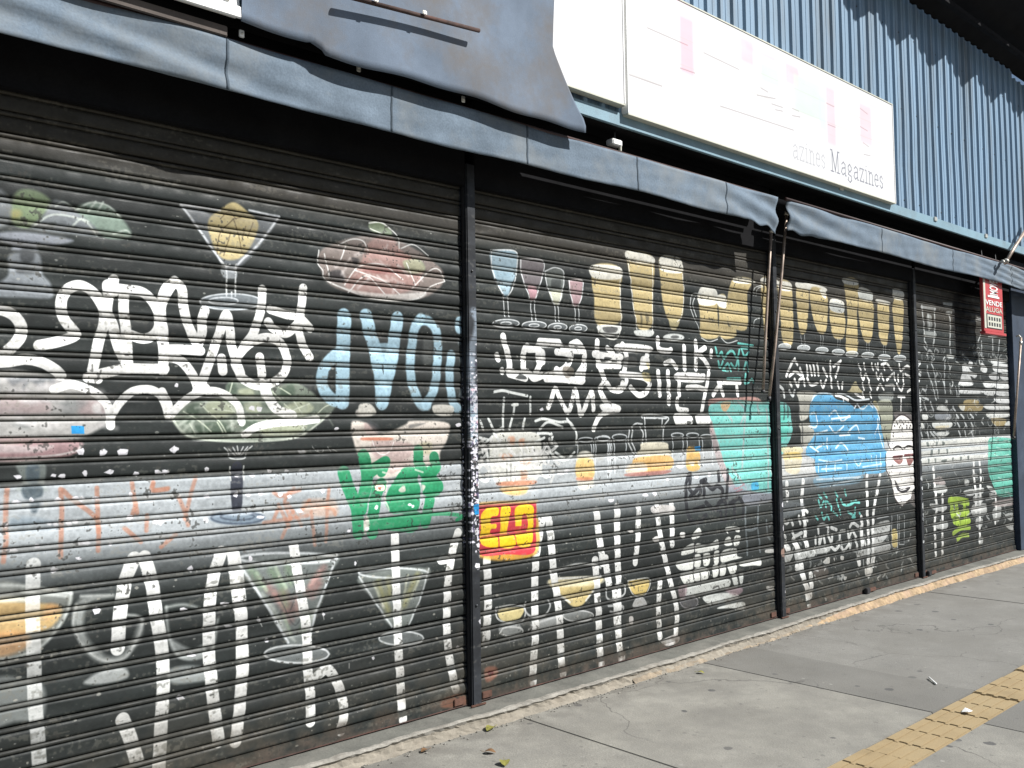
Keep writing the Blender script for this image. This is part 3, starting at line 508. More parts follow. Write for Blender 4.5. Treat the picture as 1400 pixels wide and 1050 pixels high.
# turquoise blob across the post
P('b2',(200,150,140),'890,770 940,735 1120,730 1400,750 1400,1100 960,1080 930,900',.9,.01)
P('p',(112,200,190),'968,557 985,549 1010,547 1040,550 1062,548 1078,556 1082,590 1074,612 1058,640 1056,672 1030,672 1004,664 992,640 982,612 974,585',.97,.006,.85,.1)
P('p',(175,160,160),'972,575 980,600 992,640 1004,664 992,662 978,625 970,590',.8,.006)
S('p',.022,(178,172,176),'1008,549 1018,560 1012,580;1018,570 1016,600 1014,640;1048,560 1049,600 1050,668;990,560 1000,575;1035,552 1038,565;1000,640 1020,668',.65,.008)
P('p',(225,165,110),'985,551 998,550 995,560 988,562',.8,.006); P('p',(60,170,220),'1027,662 1035,658 1037,668 1028,670',.9,.006)
P('b5',(165,170,185),'700,300 880,290 870,380 740,400 670,380;820,390 1060,370 1090,450 850,500',.6,.014); S('b5',.012,(190,120,130),'720,340 780,320 820,290;740,370 800,340',.6)
# black letters on grey
BK=(38,40,45)
S('b5',.034,BK,'260,290 258,420 275,560 320,650 390,660 430,610 450,590;290,200 265,270;305,200 295,290;290,340 330,380 390,320 395,380 360,420 300,410;430,260 432,410;400,270 450,250;455,290 510,340 560,310 610,350 600,410;340,540 430,510;450,470 520,530 560,510;560,540 580,470 640,470 640,640;590,560 600,640;660,160 655,290 650,430;680,480 720,500 725,620;700,470 770,430 810,490 805,610;570,180 575,260',.92,.004,.7)
S('b5',.02,(120,130,134),'830,510 835,720 940,710 945,620;950,510 950,620;835,740 850,970;950,730 970,940;1030,640 1040,780 1060,820;1100,640 1060,700',.7)
# white throw up, lower right of the second shutter
P('b6',(238,240,232),'220,380 260,330 340,300 345,380 225,415;365,300 470,320 560,260 570,340 500,370 360,390;170,480 320,450 330,540 200,555;340,420 400,410 395,520 340,520;430,405 490,400 480,500 430,510;530,380 580,380 570,490 530,490;610,370 740,350 750,420 800,435 700,460 600,480;640,250 680,240 700,310 630,320;730,230 785,235 760,310 715,320;330,200 380,150 410,200 390,240 320,262;210,590 330,570 330,680 240,685;340,550 470,535 465,640 345,660;520,510 570,510 560,610 515,620;585,510 640,500 630,600 580,605;660,500 740,490 730,580 680,590;640,150 760,140 775,190 740,190 730,170 670,180 660,210;780,480 960,440 970,510 900,510 790,520',.93,.006,.45,.4)
P('b6',(232,236,230),'260,720 340,690 660,640 670,720 600,740 480,770 350,790 260,810;700,610 740,600 760,700 720,700;770,600 810,590 800,690 780,690;430,810 700,770 765,830 540,880 510,850 500,890 480,885;600,900 800,860 830,900 815,940 700,920 560,925',.9,.008,.45,.4)
P('b6',(168,140,148),'190,720 270,700 250,830 200,820;640,740 780,720 800,760 740,800 660,770',.7,.014); S('b6',.008,(190,184,190),ell('b6',290,860,85,62),.7,.008); P('b6',(140,132,140),ell('b6',290,860,80,58),.35,.014)
S('b6',.012,(40,40,44),'340,300 345,400 330,560 330,640;525,350 520,500;580,370 580,520 575,620;395,570 400,700;520,730 570,710 580,750;470,540 475,640',.8); P('b6',(236,236,230),'200,205 240,205 245,240 215,245;1025,360 1110,355 1110,385 1025,390;1030,710 1100,710 1090,745 1040,745',.85,.006)
# ---- third shutter
P('b7',(216,214,200),'280,460 450,460 440,520 400,560 380,700 300,730 290,560;300,760 450,780 450,980 330,980 310,860',.8,.012,.7)
P('b7',(214,200,150),'130,990 310,990 310,1050 150,1050;780,440 830,360 870,430 900,470 760,460;1000,560 1040,560 1060,650 1050,680',.8,.01,.7); P('b8',(214,186,106),'150,0 310,0 300,160 250,200 170,170 150,80',.9,.01,.7)
P('b7',(206,208,180),'1040,560 1180,560 1170,900 1100,900 1070,700',.7,.014,.7); P('b7',(196,202,196),'1060,480 1190,470 1180,540 1070,540',.6,.014)
P('b7',(92,200,182),'40,620 90,580 140,620 180,700 190,830 160,920 70,960 40,900',.97,.006,.8,.1)
P('b8',(196,196,192),'50,80 400,60 460,190 300,230 60,250',.7,.014,.7); P('b8',(120,126,132),'60,480 330,470 310,560 60,640',.5,.02)
P('b7',(88,164,208),'410,550 440,490 520,470 600,480 640,530 760,560 840,620 900,600 950,580 1010,600 1050,680 1080,800 1110,1000 1110,1080 400,1080 440,860 400,780 390,650',.98,.006,.85,.1)
P('b8',(88,164,208),'400,0 1110,0 1120,170 900,200 760,240 560,250 460,190 440,60',.97,.008,.85,.15); P('b8',(120,180,214),'460,230 880,200 860,280 620,310 470,320',.55,.02,.8,.4)
P('b7',(60,140,196),'560,560 640,540 640,740 590,700;1000,640 1040,700 1060,900 1000,880;450,620 490,600 500,720 460,730',.5,.016)
S('b7',.016,(232,242,248),'405,560 440,500 520,470 620,490;640,500 700,510 720,560;660,480 740,490 830,540 960,530;820,620 850,580 880,620 920,620 960,580 1000,610;400,680 440,660 470,740 450,800 390,790;580,690 640,640 700,740 780,680;600,720 780,700;580,790 640,850 720,790;760,850 840,780 870,850;430,870 560,830;680,880 780,870;1040,720 1060,860 1100,1000;1060,760 1020,860;460,1000 530,960;640,1000 700,950 760,1020;980,560 1040,640 1060,740;860,900 920,910;560,900 560,1000;400,980 480,1040',.85,.005)
S('b7',.02,(40,44,48),'150,560 155,720;180,560 190,700;220,560 235,700;290,560 295,760;320,760 330,960;450,860 440,980',.6,.008)
S('b7',.026,(226,230,228),'60,440 70,500;20,450 30,520;100,400 140,440 150,510;40,200 70,260 90,200;20,340 40,400;80,400 80,500;200,450 230,500 250,450',.85)
S('b8',.014,(230,238,240),'480,60 600,80 700,60;820,60 860,120 900,60;900,130 1080,100;520,150 700,140;480,100 480,180;560,90 560,180;640,90 640,170;750,100 750,160;1030,20 1040,160;1070,0 1075,160;980,20 990,80;460,250 880,225;620,300 860,240',.7,.005)
S('b7',.026,WH,'250,145 210,210 170,310;250,150 275,200;200,310 255,270 310,300;300,235 330,310;365,210 375,300;395,215 415,300;430,210 445,300;465,195 480,300;520,235 560,310;590,170 592,310;690,165 620,220;680,180 662,250 642,320;205,375 220,405;250,340 280,410 295,350 330,330;370,330 405,395 470,380;500,360 520,420 550,350;600,335 602,420;662,370 670,425;710,375 700,430;340,340 345,400',.95)
S('b7',.024,WH,'862,200 880,250;912,190 922,245;880,285 905,345 930,290 960,350;985,190 1000,250;1045,190 1050,250 1020,200;1080,200 1130,190 1180,250;1030,280 1050,340 1078,290 1098,350;1130,350 1185,290;1200,280 1210,350;1240,300 1240,360;1290,290 1290,360;900,380 910,440;960,375 980,440;1035,440 1070,390 1100,440;1250,195 1265,260 1300,230 1335,215 1385,270;1310,290 1365,330 1370,420 1330,460;1225,380 1270,450 1295,390;900,470 912,515;970,470 982,515;1240,505 1305,510;1270,510 1270,640;1120,400 1200,400 1200,440;1100,200 1110,250;830,480 900,520;640,490 700,510 760,540',.93)
# cartoon face
P('g2',(150,138,136),'190,100 330,90 400,170 400,350 360,330;330,800 410,700 400,880 340,860',.6,.014)
P('g2',(248,246,240),'175,230 195,160 260,108 330,150 362,240 375,350 400,450 405,600 395,690 355,740 330,820 265,872 210,820 185,740 175,660 135,600 125,450 160,380 165,300',.98,.006,.9,.05)
S('g2',.016,(52,44,44),'175,235 195,155 260,105 335,150 362,240;125,440 128,560 165,650 185,740 210,825 265,875 325,825;130,300 170,400',.9,.004)
S('g2',.018,(40,38,38),'190,400 215,375 245,375 270,400;280,390 310,370 345,375 362,400',.95); S('g2',.028,(110,60,62),'190,465 265,458;285,450 355,445',.95); P('g2',(122,70,66),'190,485 270,480 240,525;300,480 360,475 325,540',.9,.006)
P('g2',(46,44,48),'200,655 225,690 255,730 320,715 330,725 290,765 240,755 215,720',.95,.004); P('g2',(240,240,236),'225,690 240,730 265,738 280,728 300,735 250,745',.9,.003)
for x_,y_ in ((215,165),(240,160),(262,165),(290,160),(315,170),(225,185),(250,195),(275,185),(300,195),(330,195),(240,210),(262,218),(300,215),(190,260),(185,285),(325,215),(200,200)): S('g2',.018,(60,56,56),'%d,%d %d,%d'%(x_,y_,x_+4,y_+3),.9)
S('g2',.01,(190,182,176),'150,420 360,410;130,490 180,480;140,590 400,600;200,640 400,650;190,330 350,335;210,820 320,810',.5)
# teal letters, white scribble, small glasses below
S('b8',.022,TE,'480,400 510,430;530,380 560,420;640,370 660,410;730,350 740,400;480,450 500,510 530,460;545,460 550,510;560,460 600,500 600,540;650,440 670,510;690,440 720,490 780,490 840,450;790,460 870,470;450,600 470,630;510,570 530,630 560,590 580,630;620,560 660,590;680,540 690,580;760,560 820,590 830,520;870,570 880,580;800,610 830,612',.95)
S('b8',.030,(228,230,226),'480,760 480,700 520,680 570,700 570,760;600,710 650,730;780,700 810,665 860,700;450,800 455,860;490,800 490,870 510,800;530,790 540,860;570,780 600,850 610,780;680,760 680,820 690,750 730,740;760,750 770,810 800,740 840,800;600,890 640,920 680,880;700,900 720,930 760,880;770,850 780,910;830,820 850,900;880,700 890,900;900,800 930,880;960,800 965,870;340,610 370,640;350,690 360,760;150,640 170,670 200,640;130,740 160,800;220,640 230,680;290,600 300,670;230,750 250,790 320,760;340,530 370,560',.85,.005,.5,.4)
P('b8',(222,224,220),'990,700 1150,640 1150,770 1020,900 990,800;1010,860 1150,850 1150,940 1010,960;440,900 580,880 580,940 450,960;150,950 240,940 200,1040 160,1040;250,930 350,920 360,1000 270,1040;360,920 450,910 440,990 380,1000;870,930 970,900 970,960 860,990',.75,.008,.5,.5)
P('b8',(206,184,110),'1180,740 1230,735 1235,880 1185,885',.9,.008); S('b8',.010,(200,204,204),'1180,600 1180,900;1235,590 1235,890;1250,600 1250,860;1300,590 1300,860;1170,590 1300,570;1190,910 1230,910;1250,870 1300,870;1140,380 1140,540;1150,600 1040,620',.75)
P('g1',(110,98,90),ell('g1',500,580,75,65),.6,.02); P('g1',(226,224,216),'925,540 990,530 985,600 930,610;720,620 745,620 740,650 722,650;690,420 718,425 715,460 690,455;520,480 580,430 580,500;620,440 635,440 632,470;525,820 545,820 540,850;585,820 602,820 600,860',.85,.006)
S('g1',.012,(150,156,156),'1100,400 1180,390;1180,410 1260,370;1060,430 1100,470',.5)
# ---- fourth shutter
S('g3',.028,(208,212,210),'60,130 180,150;65,120 75,230 90,400 110,480;175,150 180,280 175,400 165,480;120,200 130,330;260,100 330,110;300,180 318,260 315,480;110,560 130,520 170,560;290,570 350,580;320,510 320,560',.7,.008)
P('g3',(176,180,176),'85,350 185,360 180,410 95,400;260,90 340,95 335,140 275,135;280,170 330,170 325,200 285,200;300,550 350,570 340,595 290,580;110,210 150,210 150,320 115,320',.7,.01)
S('g3',.024,(215,220,220),'170,600 150,640 170,700 190,820 210,940;110,660 120,740 150,800 190,960;270,610 265,760 270,900;320,820 320,900;250,780 270,850;370,850 380,930;400,850 395,930;70,860 100,880 110,840;60,930 120,960;40,880 40,1000;420,500 490,500;430,560 480,600;560,230 600,260 590,380 570,440;590,560 620,600;600,440 600,560;700,420 700,560;760,430 750,560;530,250 600,240;660,400 740,390',.7,.008)
P('g3',(226,228,226),'430,640 470,640 500,700 560,730 540,770 500,750 520,830 400,830 420,760 430,700;490,610 520,630 510,680 480,660;420,870 590,870 600,905 420,905;600,630 650,680 640,720 600,700;700,590 850,600 850,620 700,640;710,640 850,650 850,710 720,710;670,730 740,720 750,780 680,775;770,730 850,730 845,780 780,780;620,800 710,800 700,850 630,850;720,800 850,800 850,860 730,860;620,870 720,865 710,920 630,915;730,880 850,880 850,930 740,920;720,940 880,940 880,990 740,990;640,1000 880,1010 870,1040 650,1040',.88,.008,.5,.35)
P('g4',(196,170,110),'430,20 640,20 640,80 500,90 450,70;480,-20 600,-20 600,30 480,30;740,150 870,160 860,220 790,230 740,190',.75,.014); P('g4',(224,226,220),'430,30 480,30 470,80 440,70;690,20 880,30 900,70 700,70;700,100 900,100 890,140 720,150;860,220 900,180 955,210 930,228;210,70 260,20 330,80;180,190 350,190 330,250 190,250;210,290 330,290 270,340;70,120 120,120 120,165 75,165;60,200 80,200 90,250 65,250',.85,.008,.6,.3)
P('g4',(150,156,164),'200,110 330,110 330,170 210,170',.7,.01); P('g4',(214,200,160),'200,230 330,225 310,250 220,262',.7,.01)
S('g4',.026,(218,222,222),'60,290 75,340;120,280 135,340;150,280 200,340;180,280 240,340;90,10 110,70;150,0 180,80;370,40 390,80;400,120 420,150;440,110 470,150;530,110 560,150;410,200 430,240;480,200 500,240;540,200 560,240;420,280 440,330;480,280 490,330;540,280 560,330',.75,.006)
P('g4',(206,206,196),'80,380 300,370 300,430 80,430;310,370 500,350 500,410 320,415;520,350 700,330 700,380 520,395;70,470 700,420 700,460 540,475 70,520;70,540 700,500 700,550 80,610',.72,.01,.6,.3); P('g4',(70,80,78),'110,385 130,385 140,425 120,425;200,380 220,380 210,425;260,375 290,390 270,420;150,460 170,455 170,510 150,512;220,455 240,455 230,505;300,450 320,450 315,500;120,545 140,545 135,595;190,540 210,545 200,590;250,560 300,545 290,585;350,535 370,530 365,575;430,525 450,525 440,570;500,520 520,515 515,560',.7,.006)
P('g4',(92,182,160),'705,360 760,335 900,345 960,380 965,520 970,640 975,760 970,880 900,900 800,900 760,820 730,740 700,640 705,480',.94,.008,.75,.2); S('g4',.012,(190,215,205),'720,370 760,360 800,380;850,370 900,360;780,430 850,450;760,500 820,520 900,500;880,580 940,580;740,600 820,600;800,720 870,750;860,860 920,870;750,760 900,740',.6)
S('g4',.014,(40,110,100),'860,780 855,880;900,800 895,890;720,640 760,800;780,460 900,470;760,620 950,640',.5)
P('g4',(206,190,186),'190,740 240,710 290,760 280,790 190,780;740,960 860,930 970,920 960,980 780,1000',.7,.01,.5,.4); P('g4',(214,216,212),'190,800 300,800 300,860 190,865;480,740 520,750 510,800 480,790;470,850 560,830 560,890 490,890;570,830 660,820 650,870 570,880;560,680 600,690 600,720 550,715;690,800 740,810 770,860 730,860;710,870 790,890 740,930;560,900 640,900 640,960 570,960;560,980 680,970 670,1040 560,1040;190,900 210,900 210,940 190,940;250,890 270,890 265,940;150,970 300,990 280,1040 180,1030',.8,.008,.5,.4)
LM=(168,204,60); S('h',.075,LM,'215,770 260,765 310,775;225,820 260,835 310,825;240,870 270,880 315,870;250,790 260,860;290,780 300,880;225,760 230,840',.92,.008,.7); S('h',.045,LM,'235,935 270,910 320,905;255,965 280,945 312,942',.92)
S('h',.008,(60,80,30),'225,800 310,800;232,855 312,850;250,780 245,895;275,775 272,890;298,780 296,890;230,780 225,830',.75)
P('h',(212,214,210),'130,890 200,870 200,910 150,910;330,800 400,790 400,840 340,850;440,810 480,800 470,870 440,860;500,840 540,830 530,870;500,890 555,880 540,920;365,955 388,955 385,985 368,985;350,860 385,860 380,900 355,900',.75,.008,.5,.4)
for _ in range(230):
    if RNG.random()<.62: u_=1262+RNG.random()*122; v_=470+RNG.random()**1.3*260
    else: u_=1070+RNG.random()*180; v_=(735+RNG.random()*60)-(u_-1070)*.05
    if 1348<u_ and 600<v_<670: continue
    l_=RNG.uniform(3,11); k_=RNG.uniform(-1,1); c_=RNG.uniform(150,228)
    S('p',RNG.uniform(.010,.024),(c_,c_+3,c_),'%g,%g %g,%g %g,%g'%(u_,v_,u_+RNG.uniform(-3,3),v_+l_*.5,u_+k_*5,v_+l_),RNG.uniform(.35,.8),.005,.5,.4)
for _ in range(26):
    u_=1262+RNG.random()*115; v_=475+RNG.random()*130; c_=RNG.uniform(150,215)
    S('p',.010,(c_,c_+3,c_+2),ell('p',u_,v_,RNG.uniform(2,5),RNG.uniform(4,9)),.6,.004,.5,.3)
for _ in range(60):
    u_=650+RNG.random()*110; v_=590+RNG.random()*55; c_=RNG.uniform(190,235)
    S('p',RNG.uniform(.008,.02),(c_,c_,c_-4),'%g,%g %g,%g %g,%g'%(u_,v_,u_+RNG.uniform(-6,6),v_+6,u_+RNG.uniform(-14,14),v_+RNG.uniform(8,20)),.75,.004,.7,.3)
# cast shadow left of the red sign, painted in as a deep black patch
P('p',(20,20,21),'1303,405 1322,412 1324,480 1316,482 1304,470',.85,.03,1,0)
# ---- sticker remnants in rows
def stick(crop,lst,col=(236,234,240),w=7,h=5):
    sc=CROPS[crop][2]
    for x,y in lst:
        n=int(RNG.integers(5,8)); ww=1.55*w*sc*RNG.uniform(.5,1.); hh=1.4*h*sc*RNG.uniform(.6,1.); ph=RNG.uniform(0,6)
        P(crop,col,' '.join('%g,%g'%(x+ww*.5*math.cos(ph+k*6.283/n)*RNG.uniform(.5,1.2),y+hh*.5*math.sin(ph+k*6.283/n)*RNG.uniform(.5,1.2)) for k in range(n)),.93,.002,.6,.3,sm=False)
stick('a3',[(645,680),(820,695),(965,685),(1380,670)],w=14,h=10); stick('a3',[(140,885),(425,875),(500,880),(675,860),(870,850),(1085,860),(1255,850),(1310,850)],w=9,h=8)
stick('a8',[(125,215),(250,195),(460,200),(600,180),(650,185),(760,180),(1040,150),(40,400),(390,385),(440,390),(545,380),(600,370),(1040,330),(1230,375),(1280,370),(70,600),(110,600),(290,560),(640,540),(690,535),(430,750),(880,545)],w=9,h=7)
stick('a4',[(195,130),(190,545),(85,700),(130,690),(390,680),(210,845),(590,715),(585,840),(660,845),(690,715),(800,690),(910,690),(1005,690),(1010,560),(870,840),(930,855),(1150,815),(1000,950),(390,1010),(740,990),(65,1020),(90,1025),(690,280),(740,280),(745,835),(390,850)],w=8,h=6)
stick('a6',[(110,155),(700,760),(720,770),(430,780),(355,950),(210,970),(1080,120)],w=6,h=6)
stick('c8',[(395,405),(750,400),(920,375),(935,468),(780,235),(735,760),(780,585),(215,240),(320,190),(530,20),(645,40)],w=11,h=8)
stick('d1',[(160,525),(95,190),(525,210),(600,600),(130,440),(395,420),(945,555),(960,690)],w=5,h=6)
stick('d3',[(1080,100)]); stick('b3',[(885,820),(940,800),(700,210)],w=6,h=6); stick('b4',[(100,940),(430,890),(520,880),(920,715),(640,740),(1045,690)],w=7,h=6)
P('a3',(30,150,225),'565,480 668,482 670,545 568,543',.97,.002,.8,0,sm=False); P('b4',(20,130,205),'900,425 955,420 960,460 910,468',.97,.002,.8,0,sm=False)
S('a4',.004,(190,190,186),'1080,530 1110,560 1120,545;1115,560 1140,570 1155,545;1180,530 1200,560;1210,545 1240,560',.8); S('d1',.004,(200,200,196),'125,430 145,470;390,405 395,440;500,620 500,640',.8)
# specks, chips, dirt
def specks(n, rmin, rmax, col, x0=X0, x1=X1, z0=Z0, z1=2.6, a=.8):
    for _ in range(n):
        x = x0+(x1-x0)*RNG.random(); z_ = z0+(z1-z0)*RNG.random(); r = rmin+(rmax-rmin)*RNG.random()**3; e = .5+RNG.random()*1.5
        i0, i1 = int((x-r*e-X0)/PX), int((x+r*e-X0)/PX)+2; j0, j1 = int((z_-r-Z0)/PX), int((z_+r-Z0)/PX)+2
        if i0 < 0 or j0 < 0 or i1 > CW or j1 > CH: continue
        XX = (CX[i0:i1][None, :]-x)/(r*e); ZZ = (CZ[j0:j1][:, None]-z_)/r
        blend(np.clip((1-XX*XX-ZZ*ZZ)*3, 0, 1)*a, col, (slice(j0, j1), slice(i0, i1)))
specks(1500, .002, .006, (190, 190, 182), a=.5); specks(900, .002, .007, (185, 182, 170), z1=.95, a=.6); specks(500, .002, .006, (25, 25, 25), a=.6)
specks(260, .002, .008, (225, 225, 215), x0=6.3, z1=1.6, a=.7)
# brownish rolled joints and grime; scratches along the slats
beadm = np.where(BEAD, 1., 0.)[:, None].astype(np.float32)*np.ones((1, CW), np.float32)
blend(beadm*(.08+.34*N2), (84, 77, 66))
low = np.clip((SILL+.42-CZ[:, None])/.4, 0, 1)
blend(low*np.clip((N1*.6+N2*.6-.42)*3, 0, 1)*.8, (70, 64, 54))
blend(np.clip((SILL+.1-CZ[:, None])/.06, 0, 1)*np.clip((N2-.3)*2.5, 0, 1)*.8, (78, 68, 60))
for xe in (3.13, 3.25, 6.16, 6.36, 8.62, 8.8):
    blend(np.exp(-((CX[None, :]-xe)/.10)**2)*np.clip((1.3-CZ[:, None])/1.2, .15, 1)*np.clip(N2*1.6-.3, 0, 1)*.6, (68, 63, 54))
# ---- post finish: dark steel, pale spray and a rash of stickers
for (xa_,xb_) in ((3.16,3.25),(6.2,6.31),(8.65,8.75)):
    i0,i1=int((xa_-X0)/PX),int((xb_-X0)/PX); IMG[:,i0:i1]=np.array((56,60,66),np.float32)*(.62+.3*N2[:,i0:i1,None])
S('p',.05,(150,165,180),'640,428 645,440 643,460 638,475 637,520 640,560',.75,.02,1,.2); S('p',.06,(170,195,210),'640,560 641,580 640,600',.8,.02,1,.2)
i0,i1=int((3.16-X0)/PX),int((3.25-X0)/PX); zt_,zb_=onwall(640,500)[2],onwall(645,748)[2]
zz_=np.clip((zt_-CZ)/.25,0,1)*np.clip((CZ-zb_)/.03,0,1); nn_=vnoise(4.5,77,2)[:,i0:i1]; den=(.46-.05*np.abs(CZ-(zt_+zb_)/2)/(zt_-zb_))[:,None]
blend(np.clip((nn_-1+den)*14,0,1)*zz_[:,None],(224,222,232),(slice(None),slice(i0,i1))); n2_=vnoise(7,78,2)[:,i0:i1]; blend(np.clip((n2_-.68)*14,0,1)*zz_[:,None]*.8,(84,74,110),(slice(None),slice(i0,i1)))
for _ in range(160):
    v_=520+RNG.normal(0,1)*0+RNG.uniform(-60,245)*RNG.uniform(.4,1); u_=636+RNG.uniform(0,14)+(v_-600)*.014
    if abs(v_-640)>120 and RNG.random()<.35: continue
    stick('p',[(u_,v_)],(232,230,238) if RNG.random()<.75 else ((60,55,75) if RNG.random()<.7 else (230,190,200)),w=RNG.uniform(1.5,5),h=RNG.uniform(1.5,5))
stick('p',[(644,726),(648,745),(645,772),(650,848),(648,700)],w=8,h=9); P('p',(20,150,225),'639,690 649,688 650,702 641,703',.97,.002,1,0,sm=False)
for (u_,v_) in ((1063,690),(1066,705),(1064,720),(1067,808),(1068,760)): stick('p',[(u_,v_)],w=5,h=9)
P('p',(190,150,130),'1061,750 1070,750 1070,762 1061,760',.8,.003)
for _ in range(60): stick('p',[(1253+RNG.uniform(0,5),RNG.uniform(480,740))],(220,225,225),w=3,h=6)
P('d1',(120,78,60),'880,770 960,745 975,790 880,800',.8,.014,.8,.2); P('d6',(130,84,66),'130,985 190,975 200,1020 140,1060',.8,.014,.8,.2); P('d6',(70,20,20),'150,1000 178,1000 172,1018 150,1020',.9,.004,.8,0)
# the airbrushed picture has weathered: a little greyer and blotchy
gr = IMG.mean(2, keepdims=True); IMG = IMG*.9+gr*.1
rowv = np.random.default_rng(5).uniform(.86, 1.1, 64)[np.clip(((CZ-SLAT0)/PITCH).astype(int)+1, 0, 63)]
IMG *= rowv[:, None, None].astype(np.float32)
flk = np.clip((NS*.55+N3*.45-.63)*14, 0, 1); blend(flk*.28, (112, 108, 98)); flk = np.clip((N2*.5+N3*.5-.66)*16, 0, 1); blend(flk*.6, (40, 40, 38))
IMG *= (.88+.24*N3)[..., None]*(.90+.2*NS)[..., None]*(.93+.14*N2)[..., None]
lin = (np.clip(IMG, 0, 255)/255.)**2.2*.80
enc = np.clip(lin, 0, 1)**(1/2.2)
buf = np.ones((CH, CW, 4), np.float32); buf[..., :3] = enc
paint = bpy.data.images.new('shutter_paint', CW, CH, alpha=False, float_buffer=False)
paint.pixels.foreach_set(buf.ravel()); paint.update(); paint.pack()
def paint_mat(name, rough=.5):
    m = bpy.data.materials.new(name); m.use_nodes = True; nt = m.node_tree; N = nt.nodes; L = nt.links; b = N['Principled BSDF']
    ti = N.new('ShaderNodeTexImage'); ti.image = paint; ti.extension = 'EXTEND'; uv = N.new('ShaderNodeUVMap'); uv.uv_map = 'UVMap'; L.new(uv.outputs[0], ti.inputs[0])
    geo = N.new('ShaderNodeNewGeometry'); nz = N.new('ShaderNodeTexNoise'); nz.inputs['Scale'].default_value = 9; nz.inputs['Detail'].default_value = 8; L.new(geo.outputs['Position'], nz.inputs[0])
    mr = N.new('ShaderNodeMapRange'); mr.inputs[1].default_value = .3; mr.inputs[2].default_value = .7; mr.inputs[3].default_value = rough-.14; mr.inputs[4].default_value = rough+.2; L.new(nz.outputs[0], mr.inputs[0]); L.new(mr.outputs[0], b.inputs['Roughness'])
    n2 = N.new('ShaderNodeTexNoise'); n2.inputs['Scale'].default_value = 160; n2.inputs['Detail'].default_value = 3; L.new(geo.outputs['Position'], n2.inputs[0])
    bp = N.new('ShaderNodeBump'); bp.inputs['Strength'].default_value = .35; bp.inputs['Distance'].default_value = .0012; L.new(n2.outputs[0], bp.inputs['Height']); L.new(bp.outputs[0], b.inputs['Normal'])
    L.new(ti.outputs[0], b.inputs['Base Color']); b.inputs['Specular IOR Level'].default_value = .25
    return m
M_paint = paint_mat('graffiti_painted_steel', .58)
def planar_uv(mesh):
    uv = mesh.uv_layers.new(name='UVMap')
    co = np.empty(len(mesh.vertices)*3, np.float32); mesh.vertices.foreach_get('co', co); co = co.reshape(-1, 3)
    vi = np.empty(len(mesh.loops), np.int32); mesh.loops.foreach_get('vertex_index', vi); c = co[vi]
    u = np.empty((len(vi), 2), np.float32); u[:, 0] = (c[:, 0]-X0)/(X1-X0); u[:, 1] = (c[:, 2]-Z0)/(Z1-Z0)
    uv.data.foreach_set('uv', u.ravel())

# ------------------------------------------------------------------ ground
def struct(o): o['kind'] = 'structure'; return o
g = struct(link('ground', mesh_of([(-400, -400, -.06), (400, -400, -.06), (400, 400, -.06), (-400, 400, -.06)], [(0, 1, 2, 3)]), M_road))
pave = struct(box('pavement', -14, 42, -5.2, .2, -.055, -.010, M_patch, bev=0))
struct(box('road', -60, 90, -14, -5.4, -.058, -.05, M_road, bev=0))
struct(box('kerb', -14, 42, -5.4, -5.2, -.059, .0, M_cement))
def slab(x0, x1, y0, y1, m):
    nx = max(2, int((x1-x0)/.25)); ny = max(2, int((y1-y0)/.25)); j = .0018; r = random.Random(int(x0*10)+int(y0*100))
    bm = bmesh.new(); add_box(bm, x0+j, x1-j, y0+j, y1-j, -.05, r.uniform(-.002, .001), .003); return link('slab', bm_mesh(bm), m, pave)
TY0, TY1 = -1.941, -1.688
xs = [-9, -6.5, -4.2, -1.9, .35, 1.9, 3.39, 4.98]
for a, b in zip(xs[:-1], xs[1:]):
    slab(a, b, TY1, -.06, M_conc); slab(a, b, -3.4, TY0, M_conc); slab(a, b, -5.2, -3.4, M_conc)
slab(4.98, 5.55, TY1, -.06, M_patch); slab(4.98, 5.55, -3.4, TY0, M_patch); slab(4.98, 5.55, -5.2, -3.4, M_patch)
xs = [5.55, 8.4, 10.9, 13.4, 16, 19, 23]
for i, (a, b) in enumerate(zip(xs[:-1], xs[1:])):
    slab(a, b, TY1, -.06, M_conc2); slab(a, b, -3.4, TY0, M_conc2); slab(a, b, -5.2, -3.4, M_conc2)
# tactile paving: one row of tiles with raised bars
TL = .2178; bm = bmesh.new(); add_box(bm, .002, TL-.002, TY0+.003, TY1-.003, -.04, -.0015, .002)
bw = (TY1-TY0)/4
for k in range(4):
    yc = TY0+bw*(k+.5); add_box(bm, .008, TL-.008, yc-.021, yc+.021, -.0014, .0035, .002)
tm = bm_mesh(bm); tm.materials.append(M_yellow)
for k in range(-16, 60):
    o = bpy.data.objects.new('tactile_tile', tm); COL.objects.link(o); o.parent = pave
    o.location = (4.415+k*TL+RNG.uniform(-.001, .001), RNG.uniform(-.001, .001), RNG.uniform(-.001, .001)); o.rotation_euler = (RNG.uniform(-.003, .003), RNG.uniform(-.003, .003), 0)

